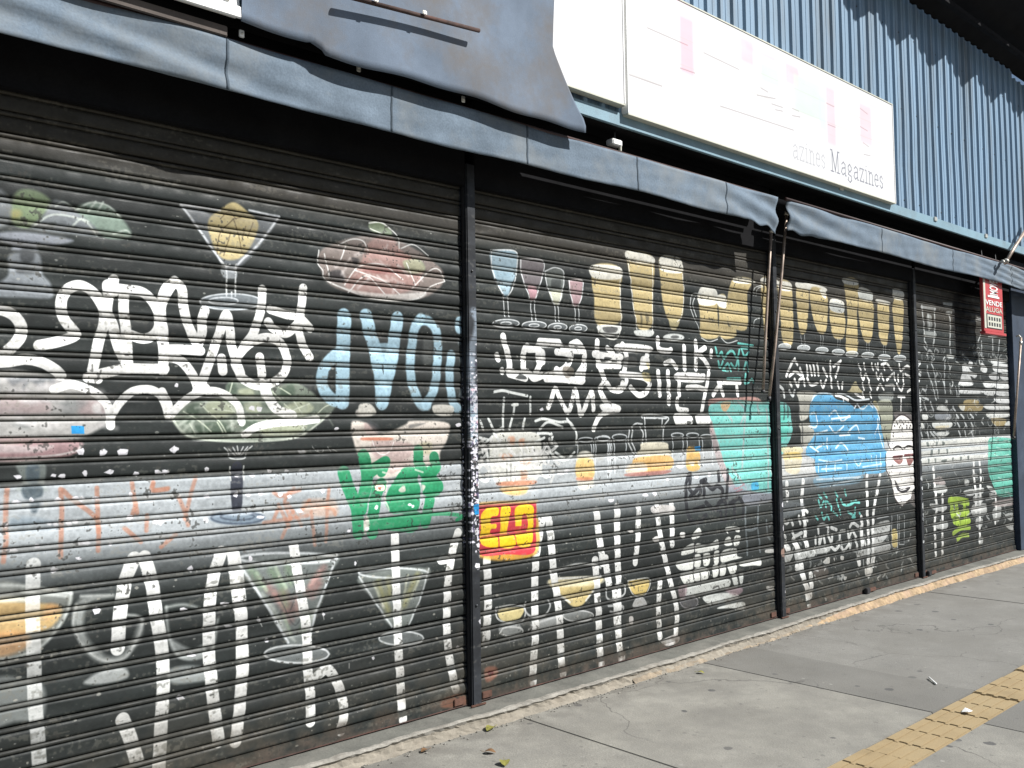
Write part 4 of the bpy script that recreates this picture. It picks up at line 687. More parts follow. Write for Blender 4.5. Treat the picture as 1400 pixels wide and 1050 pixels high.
# ------------------------------------------------------------------ doorstep under the shutters
def edge_y(x):
    return -.175+.02*math.sin(x*.9+.5)+.004*math.sin(x*7.3)+.003*math.sin(x*17)
step = struct(bpy.data.objects.new('doorstep', None)); COL.objects.link(step)
def strip(name, prof, m, x0, x1, dx=.05, jit=.003, parent=step, seed=1):
    r = random.Random(seed); n = int((x1-x0)/dx)+1; V = []; Fc = []; k = len(prof(x0))
    for i in range(n+1):
        x = x0+(x1-x0)*i/n
        for (y, z_) in prof(x): V.append((x, y+r.uniform(-jit, jit), z_+r.uniform(-jit, jit)))
    for i in range(n):
        for q in range(k-1): Fc.append((i*k+q, (i+1)*k+q, (i+1)*k+q+1, i*k+q+1))
    o = link(name, mesh_of(V, Fc), m, parent); return o
strip('top', lambda x: [(.12, SILL), (-.02, SILL), (edge_y(x)*.55, SILL-.003), (edge_y(x)+.02, SILL-.006)], M_sill, -4, 13, jit=.0012, seed=2)
strip('edging', lambda x: [(edge_y(x)+.026, SILL-.012), (edge_y(x)+.022, SILL-.002), (edge_y(x)+.002, SILL-.002), (edge_y(x)-.004, SILL-.012+.004*math.sin(x*5)), (edge_y(x)+.008, SILL-.026)], M_cement, -4, 13, dx=.03, jit=.0032, seed=3)
strip('riser', lambda x: [(edge_y(x)+.006, SILL-.018), (edge_y(x)+.008, .035), (edge_y(x)+.002, .016), (edge_y(x)-.008-.006*math.sin(x*4), .006), (edge_y(x)-.022, -.004)], M_riser, -4, 13, dx=.03, jit=.004, seed=4)
strip('brick_footing', lambda x: [(edge_y(x)+.01, .048*min(1, (x-6.2)/1.2+.1)), (edge_y(x)-.010*min(1, (x-6.2)/.8), .045*min(1, (x-6.2)/1.2+.08)), (edge_y(x)-.024*min(1, (x-6.2)/.8), .026*min(1, (x-6.2)/1.2+.05)), (edge_y(x)-.04*min(1, (x-6.2)/.8), -.004)], M_orange, 6.25, 13, dx=.035, jit=.005, seed=5)
strip('brick_footing', lambda x: [(edge_y(x)+.008, .012+.010*math.sin(x*3.1)), (edge_y(x)-.002, .010+.010*math.sin(x*3.1)+.005*math.sin(x*9)), (edge_y(x)-.014, .006+.005*math.sin(x*23)), (edge_y(x)-.026, -.008)], M_tan, 4.3, 6.3, dx=.035, jit=.006, seed=6)
# crumbs of broken cement along the foot of the step
bm = bmesh.new()
for _ in range(420):
    x = random.uniform(1.2, 9); y = edge_y(x)-.015-abs(random.gauss(0, .03)); r = random.uniform(.0015, .006)
    q = bmesh.ops.create_icosphere(bm, subdivisions=1, radius=r)
    for v in q['verts']: v.co = Vector((x+v.co.x*random.uniform(.7, 1.3), y+v.co.y*random.uniform(.7, 1.3), .001+r*.4+v.co.z*.6))
o = link('gravel', bm_mesh(bm), M_cement); o['kind'] = 'stuff'

# ------------------------------------------------------------------ roller shutters
prof = [(0, .010), (.0015, .001), (.0035, -.0035), (.012, -.0052), (.030, -.0062), (.048, -.0052), (.0575, -.0035), (.0595, .001), (.0612, .011),
        (.063, .001), (.0655, -.004), (.0715, -.0062), (.0770, -.004), (.0805, .001), (.083, .011)]
def make_slat(x0, x1, zb, seed, parent):
    r = random.Random(seed); n = max(6, int((x1-x0)/.07)); V = []; Fc = []; k = len(prof)
    a1, p1, a2, p2, tilt = r.uniform(.0005, .0035), r.uniform(0, 6), r.uniform(.0003, .002), r.uniform(0, 6), r.uniform(-.0012, .0012)
    dents = [(r.uniform(x0, x1), r.uniform(.03, .14), r.uniform(.001, .010)*r.choice((1, 1, -.4))) for _ in range(4)]
    for i in range(n+1):
        x = x0+(x1-x0)*i/n
        dy = a1*math.sin(x*2.1+p1)+a2*math.sin(x*9+p2)+sum(d*math.exp(-((x-c)/w)**2) for c, w, d in dents)
        dz = .0012*math.sin(x*1.3+p1)+tilt*(x-(x0+x1)/2)
        for (pz, py) in prof: V.append((x, py+dy*math.sin(math.pi*min(pz/.0612, 1)) if pz < .0612 else py, zb+pz+dz))
    for i in range(n):
        for q in range(k-1): Fc.append((i*k+q, (i+1)*k+q, (i+1)*k+q+1, i*k+q+1))
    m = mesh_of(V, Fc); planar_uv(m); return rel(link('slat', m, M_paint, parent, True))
SH = [(-.3, 3.172, 'widest nearest roller shutter with painted fruit bowls, big white tag and light blue letters'),
      (3.236, 6.222, 'roller shutter with painted wine and beer glasses, red and yellow stamp and turquoise blob'),
      (6.282, 8.675, 'roller shutter with blue bubble graffiti and a white cartoon face at its right edge'),
      (8.735, 11.17, 'farthest roller shutter with dense scribbles, lime green tag and red sign in front')]
nslat = int((2.96-SLAT0)/PITCH)
for si, (x0, x1, lab) in enumerate(SH):
    t = thing('roller_shutter', ((x0+x1)/2, 0, SILL), lab, 'roller shutter', 'graffiti covered roller shutters in a row')
    for k in range(nslat+1): make_slat(x0+.004, x1-.004, SLAT0+k*PITCH, si*100+k, t)
    bm = bmesh.new(); add_box(bm, x0+.006, x1-.006, -.014, .014, SILL+.006, SLAT0-.001, .003); m = bm_mesh(bm); planar_uv(m)
    rel(link('bottom_bar', m, M_paint, t))
    bm = bmesh.new(); add_box(bm, x0+.006, x1-.006, -.02, .01, SILL+.0062, SILL+.0115, .002); rel(link('rubber_seal', bm_mesh(bm), M_seal, t))
    for xx in ((x0+.06,) if si else ())+((x1-.07,) if si < 3 else ()):
        rel(box('lock_plate', xx-.035, xx+.035, -.024, -.0145, SILL+.018, SILL+.055, M_rust, t, .003))
# padlock boxes with their dark hole
for (u, v, lab) in ((1190, 778, 'small rusty red lock box at the foot of the third shutter'), (1150, 806, 'dark open lock socket beside the step below the third shutter')):
    q = onground(u, v, SILL); x = q[0]
    t = thing('lock_box', (x, -.03, SILL), lab, 'lock')
    rel(box('case', x-.07, x-.005, -.055, -.024, SILL+.001, SILL+.05, M_black, t, .006)); rel(box('hasp', x+.0, x+.12, -.045, -.026, SILL+.008, SILL+.04, M_rust, t, .006))
# posts: U-channel guides with their own paint from the same skin
def post(x0, x1, lab):
    t = thing('shutter_post', ((x0+x1)/2, 0, SILL), lab, 'post', 'steel posts between the shutters')
    bm = bmesh.new(); add_box(bm, x0, x1, -.05, .03, SILL, 2.99, .006); m = bm_mesh(bm); planar_uv(m); rel(link('channel', m, M_paint, t))
    w = x1-x0
    rel(box('guide_lip', x0-.006, x0-.0005, -.03, -.012, SILL+.002, 2.86, M_black, t, .002)); rel(box('guide_lip', x1+.0005, x1+.006, -.03, -.012, SILL+.002, 2.86, M_post, t, .002))
    rel(box('base_plate', x0-.02, x1+.02, -.062, -.0505, SILL+.001, SILL+.012, M_rust, t, .003))
    for zz in (.6, 1.5, 2.4):
        rel(tube('bolt', [(x0+w*.5, -.051, zz), (x0+w*.5, -.056, zz)], .007, M_post, t, 6))
post(3.172, 3.236, 'sticker covered steel post between the two nearest shutters')
post(6.222, 6.282, 'steel post behind the two thin awning poles')
post(8.675, 8.735, 'thin steel post right of the white cartoon face')

# ------------------------------------------------------------------ recess and housing behind the awnings
hs = thing('shutter_housing', (5, .05, 2.96), 'shade-black steel lintel box running above all the shutters', 'lintel')
for x0, x1, _ in SH: rel(box('housing_panel', x0, x1-.002 if x1 < 11 else x1, -.045, .3, 2.865, 3.352, M_void, hs, .004))
bk = struct(box('back_wall', -4, 12.9, .06, .2, SILL, 5.2, M_void, bev=0))
pier = thing('end_pier', (11.8, 0, 0), 'dark navy painted wall pier at the far end of the shutters', 'pier')
rel(box('wall', 11.18, 13.2, -.06, .059, SILL+.001, 3.42, M_navy, pier, .004))
bm = bmesh.new(); add_box(bm, 11.5, 12.2, -.066, -.0605, 1.45, 1.8, .002); rel(link('painted_mark', bm_mesh(bm), mat('mark_blue_grey', (.12, .16, .2), .7, var=.6, scale=9), pier))

# ------------------------------------------------------------------ upper corrugated wall
FY = -.24
wallT = thing('cladding_wall', (6, FY, 3.4), 'blue ribbed steel cladding above the awnings', 'wall')
RP = .157; ribx0 = 4.35
def clad(x0, x1, z0, z1):
    V = []; Fc = []; xs_ = []; k0 = math.ceil((x0-ribx0)/RP-1e-6); k = k0
    x = x0; pr = [(x0, 0)]
    while ribx0+k*RP < x1-.06:
        c = ribx0+k*RP; pr += [(c, 0), (c+.014, -.020), (c+.046, -.020), (c+.060, 0), (c+.098, 0), (c+.100, -.003), (c+.112, -.003), (c+.114, 0)]; k += 1
    pr.append((x1, 0)); pr = sorted(pr)
    n = 5
    r = random.Random(int(x0*10)); dn = [r.uniform(-.004, .004) for _ in range(n+1)]
    for j in range(n+1):
        zz = z0+(z1-z0)*j/n
        for (px, py) in pr: V.append((px, FY+py+dn[j]*math.sin((px-x0)/(x1-x0)*math.pi), zz))
    m_ = len(pr)
    for j in range(n):
        for i in range(m_-1): Fc.append((j*m_+i, j*m_+i+1, (j+1)*m_+i+1, (j+1)*m_+i))
    return rel(link('cladding_sheet', mesh_of(V, Fc), M_blue, wallT))
edges = [ribx0-.03+RP*7*i for i in range(-5, 8)]
for a, b in zip(edges[:-1], edges[1:]):
    ztop = 5.398 if a < 10.4 else 5.33
    clad(a, b+.02, 3.43, ztop)
    for zz in (3.52, 4.35, 5.05):
        for q in (1, 3, 5):
            xx = a+RP*q+.03; rel(tube('screw', [(xx, FY-.001, zz), (xx, FY-.006, zz)], .006, M_post, wallT, 6))
rel(box('flashing', edges[0], edges[-1], FY-.034, FY-.012, 3.352, 3.435, M_flash, wallT, .004))
rel(box('soffit', edges[0], 12.9, FY-.012, -.046, 3.352, 3.36, M_void, wallT, 0))
bm = bmesh.new()
for xx in (8.68, 6.9, 9.9):
    add_box(bm, xx-.03, xx+.03, FY-.045, FY-.0345, 3.40, 3.44, .003)
rel(link('flashing_clip', bm_mesh(bm), M_galv, wallT))

# ------------------------------------------------------------------ roof with wavy sheets casting the ragged shade
roof = thing('roof', (6, -.6, 5.9), 'dark overhanging roof with ragged wavy sheet edge above the blue cladding', 'roof')
ZJ, OV = 5.40, .85; ZO = 4.93+OV*math.tan(SUN_EL)/math.cos(SUN_AZ)      # eave height that shades the cladding down to about 4.93 m
V = []; Fc = []; n = 480; xa, xb = 2.0, 16.0
def saw(x):
    t = (x/.75+.35) % 1.; return (t**.8 if t < .86 else (1-t)/.14*.88)
for i in range(n+1):
    x = xa+(xb-xa)*i/n; e = .46*(1-saw(x))+.03*math.sin(x*1.1); yo = FY-OV-.12+e; zo = ZO-(e-.12)*(ZO-ZJ)/OV
    for dz in (0, .012): V += [(x, yo, zo+dz), (x, FY+.02, ZJ+dz)]
for i in range(n):
    a = i*4; b = a+4; Fc += [(a, b, b+1, a+1), (a+2, a+3, b+3, b+2), (a, a+2, b+2, b)]
rel(link('roof_sheet', mesh_of(V, Fc), M_roof, roof))
sl_ = (ZO-ZJ)/OV
for xx in (12.2, 14.):
    bm = bmesh.new(); add_box(bm, xx-.03, xx+.03, FY-OV+.12, FY, ZJ-.11, ZJ-.012)
    for v in bm.verts: v.co.z += (FY-v.co.y)*sl_
    rel(link('rafter', bm_mesh(bm), M_roof, roof))
for d_ in (.22,): rel(box('purlin', 2.2, 15.5, FY-d_-.05, FY-d_, ZJ+d_*sl_-.16, ZJ+d_*sl_-.1105, M_roof, roof, .004))
rel(box('roof_back', 2.0, 10.6, FY+.02, FY+1.6, ZJ, ZJ+.05, M_roof, roof, 0))

# ------------------------------------------------------------------ the sign boards
SY = -.315
def sign_canvas(w, h, painter, name):
    px = .004; W_, H_ = int(w/px), int(h/px); im = np.full((H_, W_, 3), 246, np.float32)
    xx = (np.arange(W_)+.5)*px; zz = (np.arange(H_)+.5)*px
    def line(p, wd, col, a):
        p = np.array(p, float)
        for q0, q1 in zip(p[:-1], p[1:]):
            i0, i1 = max(int((min(q0[0], q1[0])-wd-.02)/px), 0), min(int((max(q0[0], q1[0])+wd+.02)/px)+1, W_); j0, j1 = max(int((min(q0[1], q1[1])-wd-.02)/px), 0), min(int((max(q0[1], q1[1])+wd+.02)/px)+1, H_)
            if i1 <= i0 or j1 <= j0: continue
            X = xx[i0:i1][None, :]-q0[0]; Z = zz[j0:j1][:, None]-q0[1]; dx, dz = q1-q0; t = np.clip((X*dx+Z*dz)/(dx*dx+dz*dz+1e-9), 0, 1)
            m = np.clip((wd*.5+.002-np.sqrt((X-t*dx)**2+(Z-t*dz)**2))/.004, 0, 1)[..., None]*a
            im[j0:j1, i0:i1] = im[j0:j1, i0:i1]*(1-m)+np.array(col, np.float32)*m
    def rect(x0, x1, z0, z1, col, a, soft=.03):
        mx = np.clip(np.minimum(xx-x0, x1-xx)/soft+.5, 0, 1)[None, :]; mz = np.clip(np.minimum(zz-z0, z1-zz)/soft+.5, 0, 1)[:, None]
        m = (mx*mz)[..., None]*a; im[:] = im*(1-m)+np.array(col, np.float32)*m
    painter(line, rect, w, h)
    nn = vnoise(60, 31, 4, w=W_, h=H_); n2 = vnoise(14, 32, 3, stretch=6, w=W_, h=H_)
    im *= (.965+.05*nn)[..., None]*(.98+.03*n2)[..., None]
    for _ in range(int(w*4)):
        x_ = RNG.random()*w; z_ = RNG.random()*h; l = RNG.uniform(.05, .5); line([(x_, z_), (x_+l, z_+RNG.uniform(-.01, .01))], .002, (190, 186, 178), .3)
    buf = np.ones((H_, W_, 4), np.float32); buf[..., :3] = (np.clip(im, 0, 255)/255)**1.0*.845
    I = bpy.data.images.new(name, W_, H_, alpha=False); I.pixels.foreach_set(buf.ravel()); I.update(); I.pack()
    m = bpy.data.materials.new(name); m.use_nodes = True; N = m.node_tree.nodes; L = m.node_tree.links
    ti = N.new('ShaderNodeTexImage'); ti.image = I; ti.extension = 'EXTEND'; L.new(ti.outputs[0], N['Principled BSDF'].inputs['Base Color']); N['Principled BSDF'].inputs['Roughness'].default_value = .45
    return m
def sign_board(label, x0, x1, z0, z1, m, skew=0.):
    t = thing('sign_board', ((x0+x1)/2, SY, z0), label, 'sign')
    me = mesh_of([(x0, SY, z0), (x1, SY, z0), (x1, SY, z1), (x0, SY, z1)], [(0, 1, 2, 3)]); uv = me.uv_layers.new(name='UVMap')
    for l, c in zip(uv.data, [(0, 0), (1, 0), (1, 1), (0, 1)]): l.uv = c
    rel(link('face', me, m, t)); rel(box('tray', x0-.001, x1+.001, SY+.0015, SY+.055, z0-.001, z1+.001, M_post, t, 0))
    e = .012
    for a in ((x0-e, x1+e, z0-e, z0-.0015), (x0-e, x1+e, z1+.0015, z1+e), (x0-e, x0-.0015, z0-.001, z1+.001), (x1+.0015, x1+e, z0-.001, z1+.001)):
        rel(box('frame', a[0], a[1], SY-.004, SY+.05, a[2], a[3], M_cream if a[2] != z0-.001 else M_white, t, .001))
    return t
GL = {  # narrow serif letters on a unit cell: width, strokes
 'a': (.62, ['.1,.8 .3,1 .5,.85 .5,0 .62,0', '.5,.6 .15,.5 .05,.2 .2,0 .5,.2']), 'z': (.55, ['.05,.8 .05,1 .5,1 .05,0 .5,0 .5,.2']),
 'i': (.3, ['.0,1 .15,1 .15,0', '.0,0 .3,0', '.15,1.3 .17,1.35']), 'n': (.62, ['.0,1 .12,1 .12,0', '.12,.8 .35,1 .5,.8 .5,0', '.0,0 .24,0', '.4,0 .62,0']),
 'e': (.52, ['.05,.55 .48,.55 .42,.9 .25,1 .08,.8 .05,.4 .12,.1 .3,0 .48,.15']), 's': (.48, ['.42,.8 .25,1 .08,.8 .1,.6 .4,.4 .42,.15 .25,0 .05,.2']),
 'g': (.6, ['.3,1 .1,.8 .1,.55 .3,.4 .48,.6 .48,.8 .3,1', '.2,.42 .1,.2 .45,.1 .5,-.2 .3,-.4 .05,-.25 .15,-.02']),
 'M': (1.05, ['.0,1.6 .18,1.6 .18,0', '.0,0 .35,0', '.18,1.6 .52,.1 .85,1.6', '.85,1.6 .85,0', '.7,0 1.05,0', '.85,1.6 1.02,1.6', '.22,1.45 .55,0']), ' ': (.25, [])}
q0 = onwall(860, 150, SY); q1 = onwall(1224, 280, SY); qt0 = onwall(935, 0, SY); qt1 = onwall(1219, 147, SY)
s2x0, s2x1, s2z0, s2z1 = q0[0], q1[0], (q0[2]+q1[2])/2, (qt0[2]+qt1[2])/2
def spt(u, v): q = onwall(u, v, SY); return q[0]-s2x0, q[2]-s2z0
def paint_sign(line, rect, w, h):
    pink = (251, 204, 218); green = (220, 243, 228)
    def R_(u0, u1, v0, v1, c, a):
        x0, za_ = spt(u0, v0); x1, zb_ = spt(u1, v1); rect(min(x0, x1), max(x0, x1), min(za_, zb_), max(za_, zb_), c, a)
    R_(929, 949, 20, 105, pink, .8); R_(905, 945, -15, 12, pink, .5); R_(1012, 1030, 50, 90, pink, .55); R_(1020, 1060, 60, 85, pink, .35)
    R_(1074, 1092, 85, 120, pink, .5); R_(1080, 1110, 95, 112, pink, .35); R_(1129, 1143, 118, 200, pink, .55); R_(1135, 1165, 118, 132, pink, .4); R_(1175, 1192, 140, 200, pink, .5); R_(1180, 1215, 140, 155, pink, .4)
    R_(1040, 1065, 85, 120, green, .6); R_(1085, 1122, 100, 165, green, .6); R_(1120, 1130, 130, 180, (215, 250, 250), .5)
    for (u0, v0, u1, v1) in ((885, 38, 940, 62), (962, 72, 1010, 95), (930, 93, 950, 100), (860, 102, 905, 118), (985, 145, 1085, 178), (1035, 130, 1060, 135), (1040, 120, 1050, 126), (1055, 142, 1070, 147), (1083, 148, 1092, 152), (1083, 158, 1094, 160), (1060, 150, 1070, 152), (1130, 141, 1140, 146), (1132, 170, 1142, 174), (1176, 173, 1186, 179), (1180, 195, 1188, 201), (1181, 211, 1190, 213), (1176, 148, 1186, 156)):
        line([spt(u0, v0), spt(u1, v1)], .006, (120, 100, 102), .5)
    for (u0, v0, u1, v1) in ((860, 60, 1215, 200), (860, 100, 1100, 190), (862, 20, 1218, 180)): line([spt(u0, v0), spt(u1, v1)], .004, (205, 200, 190), .5)
    # faint washed out lettering, first word paler than the second
    def word(txt, u0, v0, u1, v1, hgt, col, a):
        (xa_, z_a), (xb_, z_b) = spt(u0, v0), spt(u1, v1); tot = sum(GL[c][0]+.14 for c in txt); sc = (xb_-xa_)/tot; x = xa_; zb0 = (z_a+z_b)/2
        for c in txt:
            wd, st = GL[c]
            for s in st:
                pp = [tuple(map(float, t.split(','))) for t in s.split()]; line([(x+p_[0]*sc, zb0+p_[1]*hgt) for p_ in pp], .010, col, a)
            x += (wd+.14)*sc
    word('azines', 1084, 216, 1130, 231, .105, (190, 190, 195), .8); word('Magazines', 1136, 233, 1209, 259, .105, (118, 120, 132), .8)
sm_ = sign_canvas(s2x1-s2x0, s2z1-s2z0, paint_sign, 'bleached_sign_print')
sign_board('long white weathered sign board with faint pink letters and faded Magazines lettering', s2x0, s2x1, s2z0, s2z1, sm_)
def paint_plain(line, rect, w, h):
    line([(w-.55, .75), (w-.35, .70)], .006, (225, 120, 150), .5)
    for k in range(4): line([(0, .12+.2*k), (w, .10+.2*k)], .003, (215, 205, 200), .6)
s1x1 = onwall(853, 0, SY)[0]
sign_board('white sign board left of the long sign, half behind the grey tarpaulin', s1x1-1.5, s1x1-.02, onwall(848, 140, SY)[2]+.0, s2z1, sign_canvas(1.48, .9, paint_plain, 'bleached_sign_print_plain'))
# small white panel at the top left
q = onwall(325, 24, -.3)
t = thing('sign_board', (q[0]-.6, -.3, q[2]), 'small white panel cut by the top left edge above the awning', 'sign')
rel(box('panel', q[0]-1.1, q[0], -.32, -.28, q[2], q[2]+.6, M_white, t, .004)); rel(box('ledge', q[0]-1.1, q[0]+.02, -.335, -.321, q[2]-.015, q[2]+.035, M_white, t, .004)); rel(box('side_strip', q[0]-.07, q[0]-.045, -.332, -.3205, q[2]+.05, q[2]+.6, M_cream, t, .003))

# ------------------------------------------------------------------ awnings: rolled in, their valances hanging
AY = -.265
def cloth(name, x0, x1, zt, zb, yfun, m, parent, nx, nz=12, thick=.004):
    V = []; Fc = []
    for i in range(nx+1):
        x = x0+(x1-x0)*i/nx; a = zb(x); b = zt(x)
        for j in range(nz+1):
            s_ = j/nz; V.append((x, yfun(x, s_), a+(b-a)*s_))
    nv = len(V)
    for (x, y, z_) in V[:nv]: V.append((x, y+thick, z_))
    k = nz+1
    for i in range(nx):
        for j in range(nz):
            Fc.append((i*k+j, (i+1)*k+j, (i+1)*k+j+1, i*k+j+1)); Fc.append((nv+i*k+j, nv+i*k+j+1, nv+(i+1)*k+j+1, nv+(i+1)*k+j))
        Fc.append((i*k, nv+i*k, nv+(i+1)*k, (i+1)*k)); Fc.append((i*k+nz, (i+1)*k+nz, nv+(i+1)*k+nz, nv+i*k+nz))
    for j in range(nz):
        Fc.append((j, j+1, nv+j+1, nv+j)); e = nx*k; Fc.append((e+j, nv+e+j, nv+e+j+1, e+j+1))
    return link(name, mesh_of(V, Fc), m, parent, True)
def sn(x): return math.sin(x)
aw1x0, aw1x1 = -.6, onwall(1063, 300, AY)[0]
def y1(x, s):
    y = AY+.006*sn(x*2.1)+.004*sn(x*5.3+1)
    # long slanting folds at the left, gathered folds at the right end
    w = math.exp(-((x-1.2)/1.0)**2); y += w*.011*sn((s*.9+(x-1)*.75)*9)+.004*sn((s+x*.6)*15)*w
    e = math.exp(-((x-aw1x1)/.75)**2); y += e*.013*sn((s*.8-(aw1x1-x)*.55)*13+1)
    y -= .006*(1-s)**2*sn(x*1.7); y += .0015*sn(x*31+s*4)*(1-s)+.0012*sn(x*9-s*17); return y
def zb1(x):
    e = max(0, 1-(aw1x1-x)/.5); return VB+.006*sn(x*1.9)+.004*sn(x*6)-.0*e+e*(.022*sn(x*24)-.015)
VT = float(onwall(633, 146, AY)[2]); VB = float(onwall(470, 163, AY)[2])
a1 = thing('awning', (3, AY, 3.28), 'long faded grey blue awning valance over the two nearest shutters', 'awning', 'rolled in canvas awnings')
rel(cloth('valance', aw1x0, aw1x1, lambda x: VT, zb1, y1, M_fabric, a1, 220))
for xx in [onwall(u, 180, AY)[0] for u in (310, 536, 722, 870)]+[5.3]:
    for j in range(1):
        rel(cloth('seam', xx-.006, xx+.006, lambda x: VT, lambda x: zb1(x)+.002, lambda x, s: y1(x, s)-.0022, M_seam, a1, 1, 12, .0015))
rel(tube('front_bar', [(aw1x0, AY+.018, VT+.002), (aw1x1+.02, AY+.018, VT+.002)], .012, M_redbar, a1)); rel(tube('roller_tube', [(aw1x0, -.16, VT+.0), (aw1x1+.03, -.16, VT+.0)], .04, M_void, a1, 10))
rel(box('hem_strip', -.3, onwall(309, 57, AY)[0], AY-.018, AY-.006, VT+.001, VT+.046, M_brown, a1, .004))
aw2x0, aw2x1 = onwall(1078, 280, AY)[0], 15.
def y2(x, s):
    d = x-aw2x0; y = AY+.006*sn(x*2.3); e = math.exp(-(d/1.1)**2); y += e*.016*sn((s*.9+d*.55)*10+.5)
    f = math.exp(-((x-11)/1.2)**2); y += f*.012*sn((s*1.2+x*.4)*16); y -= .006*(1-s)**2*sn(x*1.3); y += .0015*sn(x*29+s*4)*(1-s)+.0012*sn(x*9-s*17); return y
def zb2(x):
    d = x-aw2x0; e = max(0, 1-d/.5); return VB+.005*sn(x*2.7)+e*(.016*sn(d*22)-.0)-.02*min(1, max(0, (x-9.5)/2))
a2 = thing('awning', (9, AY, 3.28), 'second awning valance over the far shutters, gathered at its left end', 'awning', 'rolled in canvas awnings')
rel(cloth('valance', aw2x0, aw2x1, lambda x: VT-.002*(x-aw2x0), zb2, y2, M_fabric, a2, 260))
rel(tube('front_bar', [(aw2x0-.02, AY+.01, VT+.012), (aw2x1, AY+.01, VT-.01)], .014, M_redbar, a2)); rel(tube('roller_tube', [(aw2x0-.03, -.16, VT+.0), (aw2x1, -.16, VT+.0)], .04, M_void, a2, 10))
for xx in (7.6, 9.1, 10.6): rel(cloth('seam', xx-.006, xx+.006, lambda x: VT-.01, lambda x: zb2(x)+.002, lambda x, s: y2(x, s)-.0022, M_seam, a2, 1, 12, .0015))
# brackets catching the sun on the bar
for i, (u, v, lab) in enumerate(((330, 62, 'small metal bracket on the awning bar under the white panel'), (633, 146, 'small metal bracket on the awning bar above the first post'), (490, 100, 'small metal bracket on the awning bar left of the first post'))):
    q = onwall(u, v, AY-.02); t = thing('bracket', tuple(q), lab, 'bracket', None)
    rel(box('plate', q[0]-.012, q[0]+.012, AY-.026, AY-.019, VT+.012, VT+.045, M_galv, t, .003)); rel(tube('bolt', [(q[0], AY-.03, VT+.03), (q[0], AY-.0265, VT+.03)], .005, M_galv, t, 6))
q = onwall(842, 199, -.2); t = thing('floodlight', tuple(q), 'tiny white lamp fitting under the blue flashing left of the long sign', 'lamp')
rel(box('body', q[0]-.06, q[0]+.03, -.23, -.17, q[2]-.008, q[2]+.03, M_white, t, .006)); rel(box('clip', q[0]+.031, q[0]+.045, -.21, -.19, q[2]-.03, q[2]+.028, M_cream, t, .003)); rel(tube('cable', [(q[0]-.01, -.2, q[2]+.028), (q[0]-.01, -.2, 3.36)], .006, M_black, t, 6))
# awning poles hanging in the gap
def pole(pts, y, r, lab, tip=True):
    P_ = [onwall(u, v, y) for u, v in pts]; t = thing('awning_pole', tuple(P_[0]), lab, 'pole')
    rel(tube('rod', [tuple(p) for p in P_], r, M_pole, t)); rel(tube('hook', [tuple(P_[0]), (P_[0][0], y+.02, P_[0][2]+.03), (P_[0][0], y+.05, P_[0][2]+.02)], r*.8, M_galv, t, 6))
    rel(tube('sleeve', [tuple(P_[0]*.93+P_[1]*.07), tuple(P_[0]*.86+P_[1]*.14)], r*1.5, M_galv, t)); rel(tube('end_cap', [tuple(P_[-1]*.98+P_[0]*.02), tuple(P_[-1])], r*1.4, M_black, t))
pole([(1055, 309), (1051, 375), (1046, 470), (1043, 538)], -.11, .011, 'left of the two thin poles hanging between the awnings')
pole([(1076, 282), (1069, 370), (1060, 470), (1051, 548)], -.12, .011, 'right of the two thin poles hanging between the awnings')
pole([(1374, 360), (1389, 335), (1412, 300)], -.36, .018, 'slanted awning stay in front of the blue cladding at the far right')
pole([(1396, 462), (1391, 530), (1386, 600)], -.2, .012, 'thin pole leaning in front of the navy pier')

# ------------------------------------------------------------------ grey tarpaulin hung over the fascia
TYY = -.335
tx0, tx1 = onwall(330, 0, TYY)[0], onwall(800, 150, TYY)[0]
zlow = onwall(620, 124, TYY)[2]; znot = onwall(380, 44, TYY)[2]
tR0 = onwall(752, 40, TYY)[0]; xnotch = onwall(438, 80, TYY)[0]
def ty(x, s):
    return TYY-.045*s-.003*(1+sn(x*2.4+.6))-.030*s*(1+sn(x*1.1+s*3.2))-(.002+.016*s)*(1+sn((x*.9+s*2.2)*3.1))-.004*sn(x*11-s*9)*s-.010*s*sn(x*5.2+s*8)
def tzb(x):
    if x < xnotch-.05: return znot+.01*sn(x*9)
    if x < xnotch+.02: return znot+(zlow-znot)*(x-xnotch+.05)/.07
    return zlow-.012+.006*sn(x*5)+.005*sn(x*13)
tarp = thing('tarpaulin', ((tx0+tx1)/2, TYY, 4.2), 'large crumpled grey tarpaulin hanging over the fascia above the first awning', 'tarpaulin')
V = []; Fc = []; nx, nz = 110, 40; ztop = 4.75
for i in range(nx+1):
    for j in range(nz+1):
        s_ = j/nz; x = tx0+(tx1-tx0)*i/nx; zb_ = tzb(x); z_ = zb_+(ztop-zb_)*s_
        k_ = i/nx; xe = x-(tx1-tR0)*k_**6*min(1., max(0., (z_-zlow-.05)/.35))**.8
        V.append((xe, ty(xe, s_), z_))
nv = len(V); V += [(a, b+.005, c) for a, b, c in V]; k = nz+1
for i in range(nx):
    for j in range(nz): Fc += [(i*k+j, (i+1)*k+j, (i+1)*k+j+1, i*k+j+1), (nv+i*k+j, nv+i*k+j+1, nv+(i+1)*k+j+1, nv+(i+1)*k+j)]
    Fc.append((i*k, nv+i*k, nv+(i+1)*k, (i+1)*k))
for j in range(nz): Fc.append((nx*k+j, nv+nx*k+j, nv+nx*k+j+1, nx*k+j+1))
rel(link('sheet', mesh_of(V, Fc), M_tarp, tarp, True))
pa, pb = onwall(470, -6, TYY-.075), onwall(655, 42, TYY-.075)
rel(tube('batten', [tuple(pa), tuple(pb)], .011, M_seal, tarp))
for f in (.2, .55): q = pa*(1-f)+pb*f; rel(box('eyelet', q[0]-.012, q[0]+.012, TYY-.098, TYY-.0925, q[2]-.0, q[2]+.02, M_galv, tarp, .003))

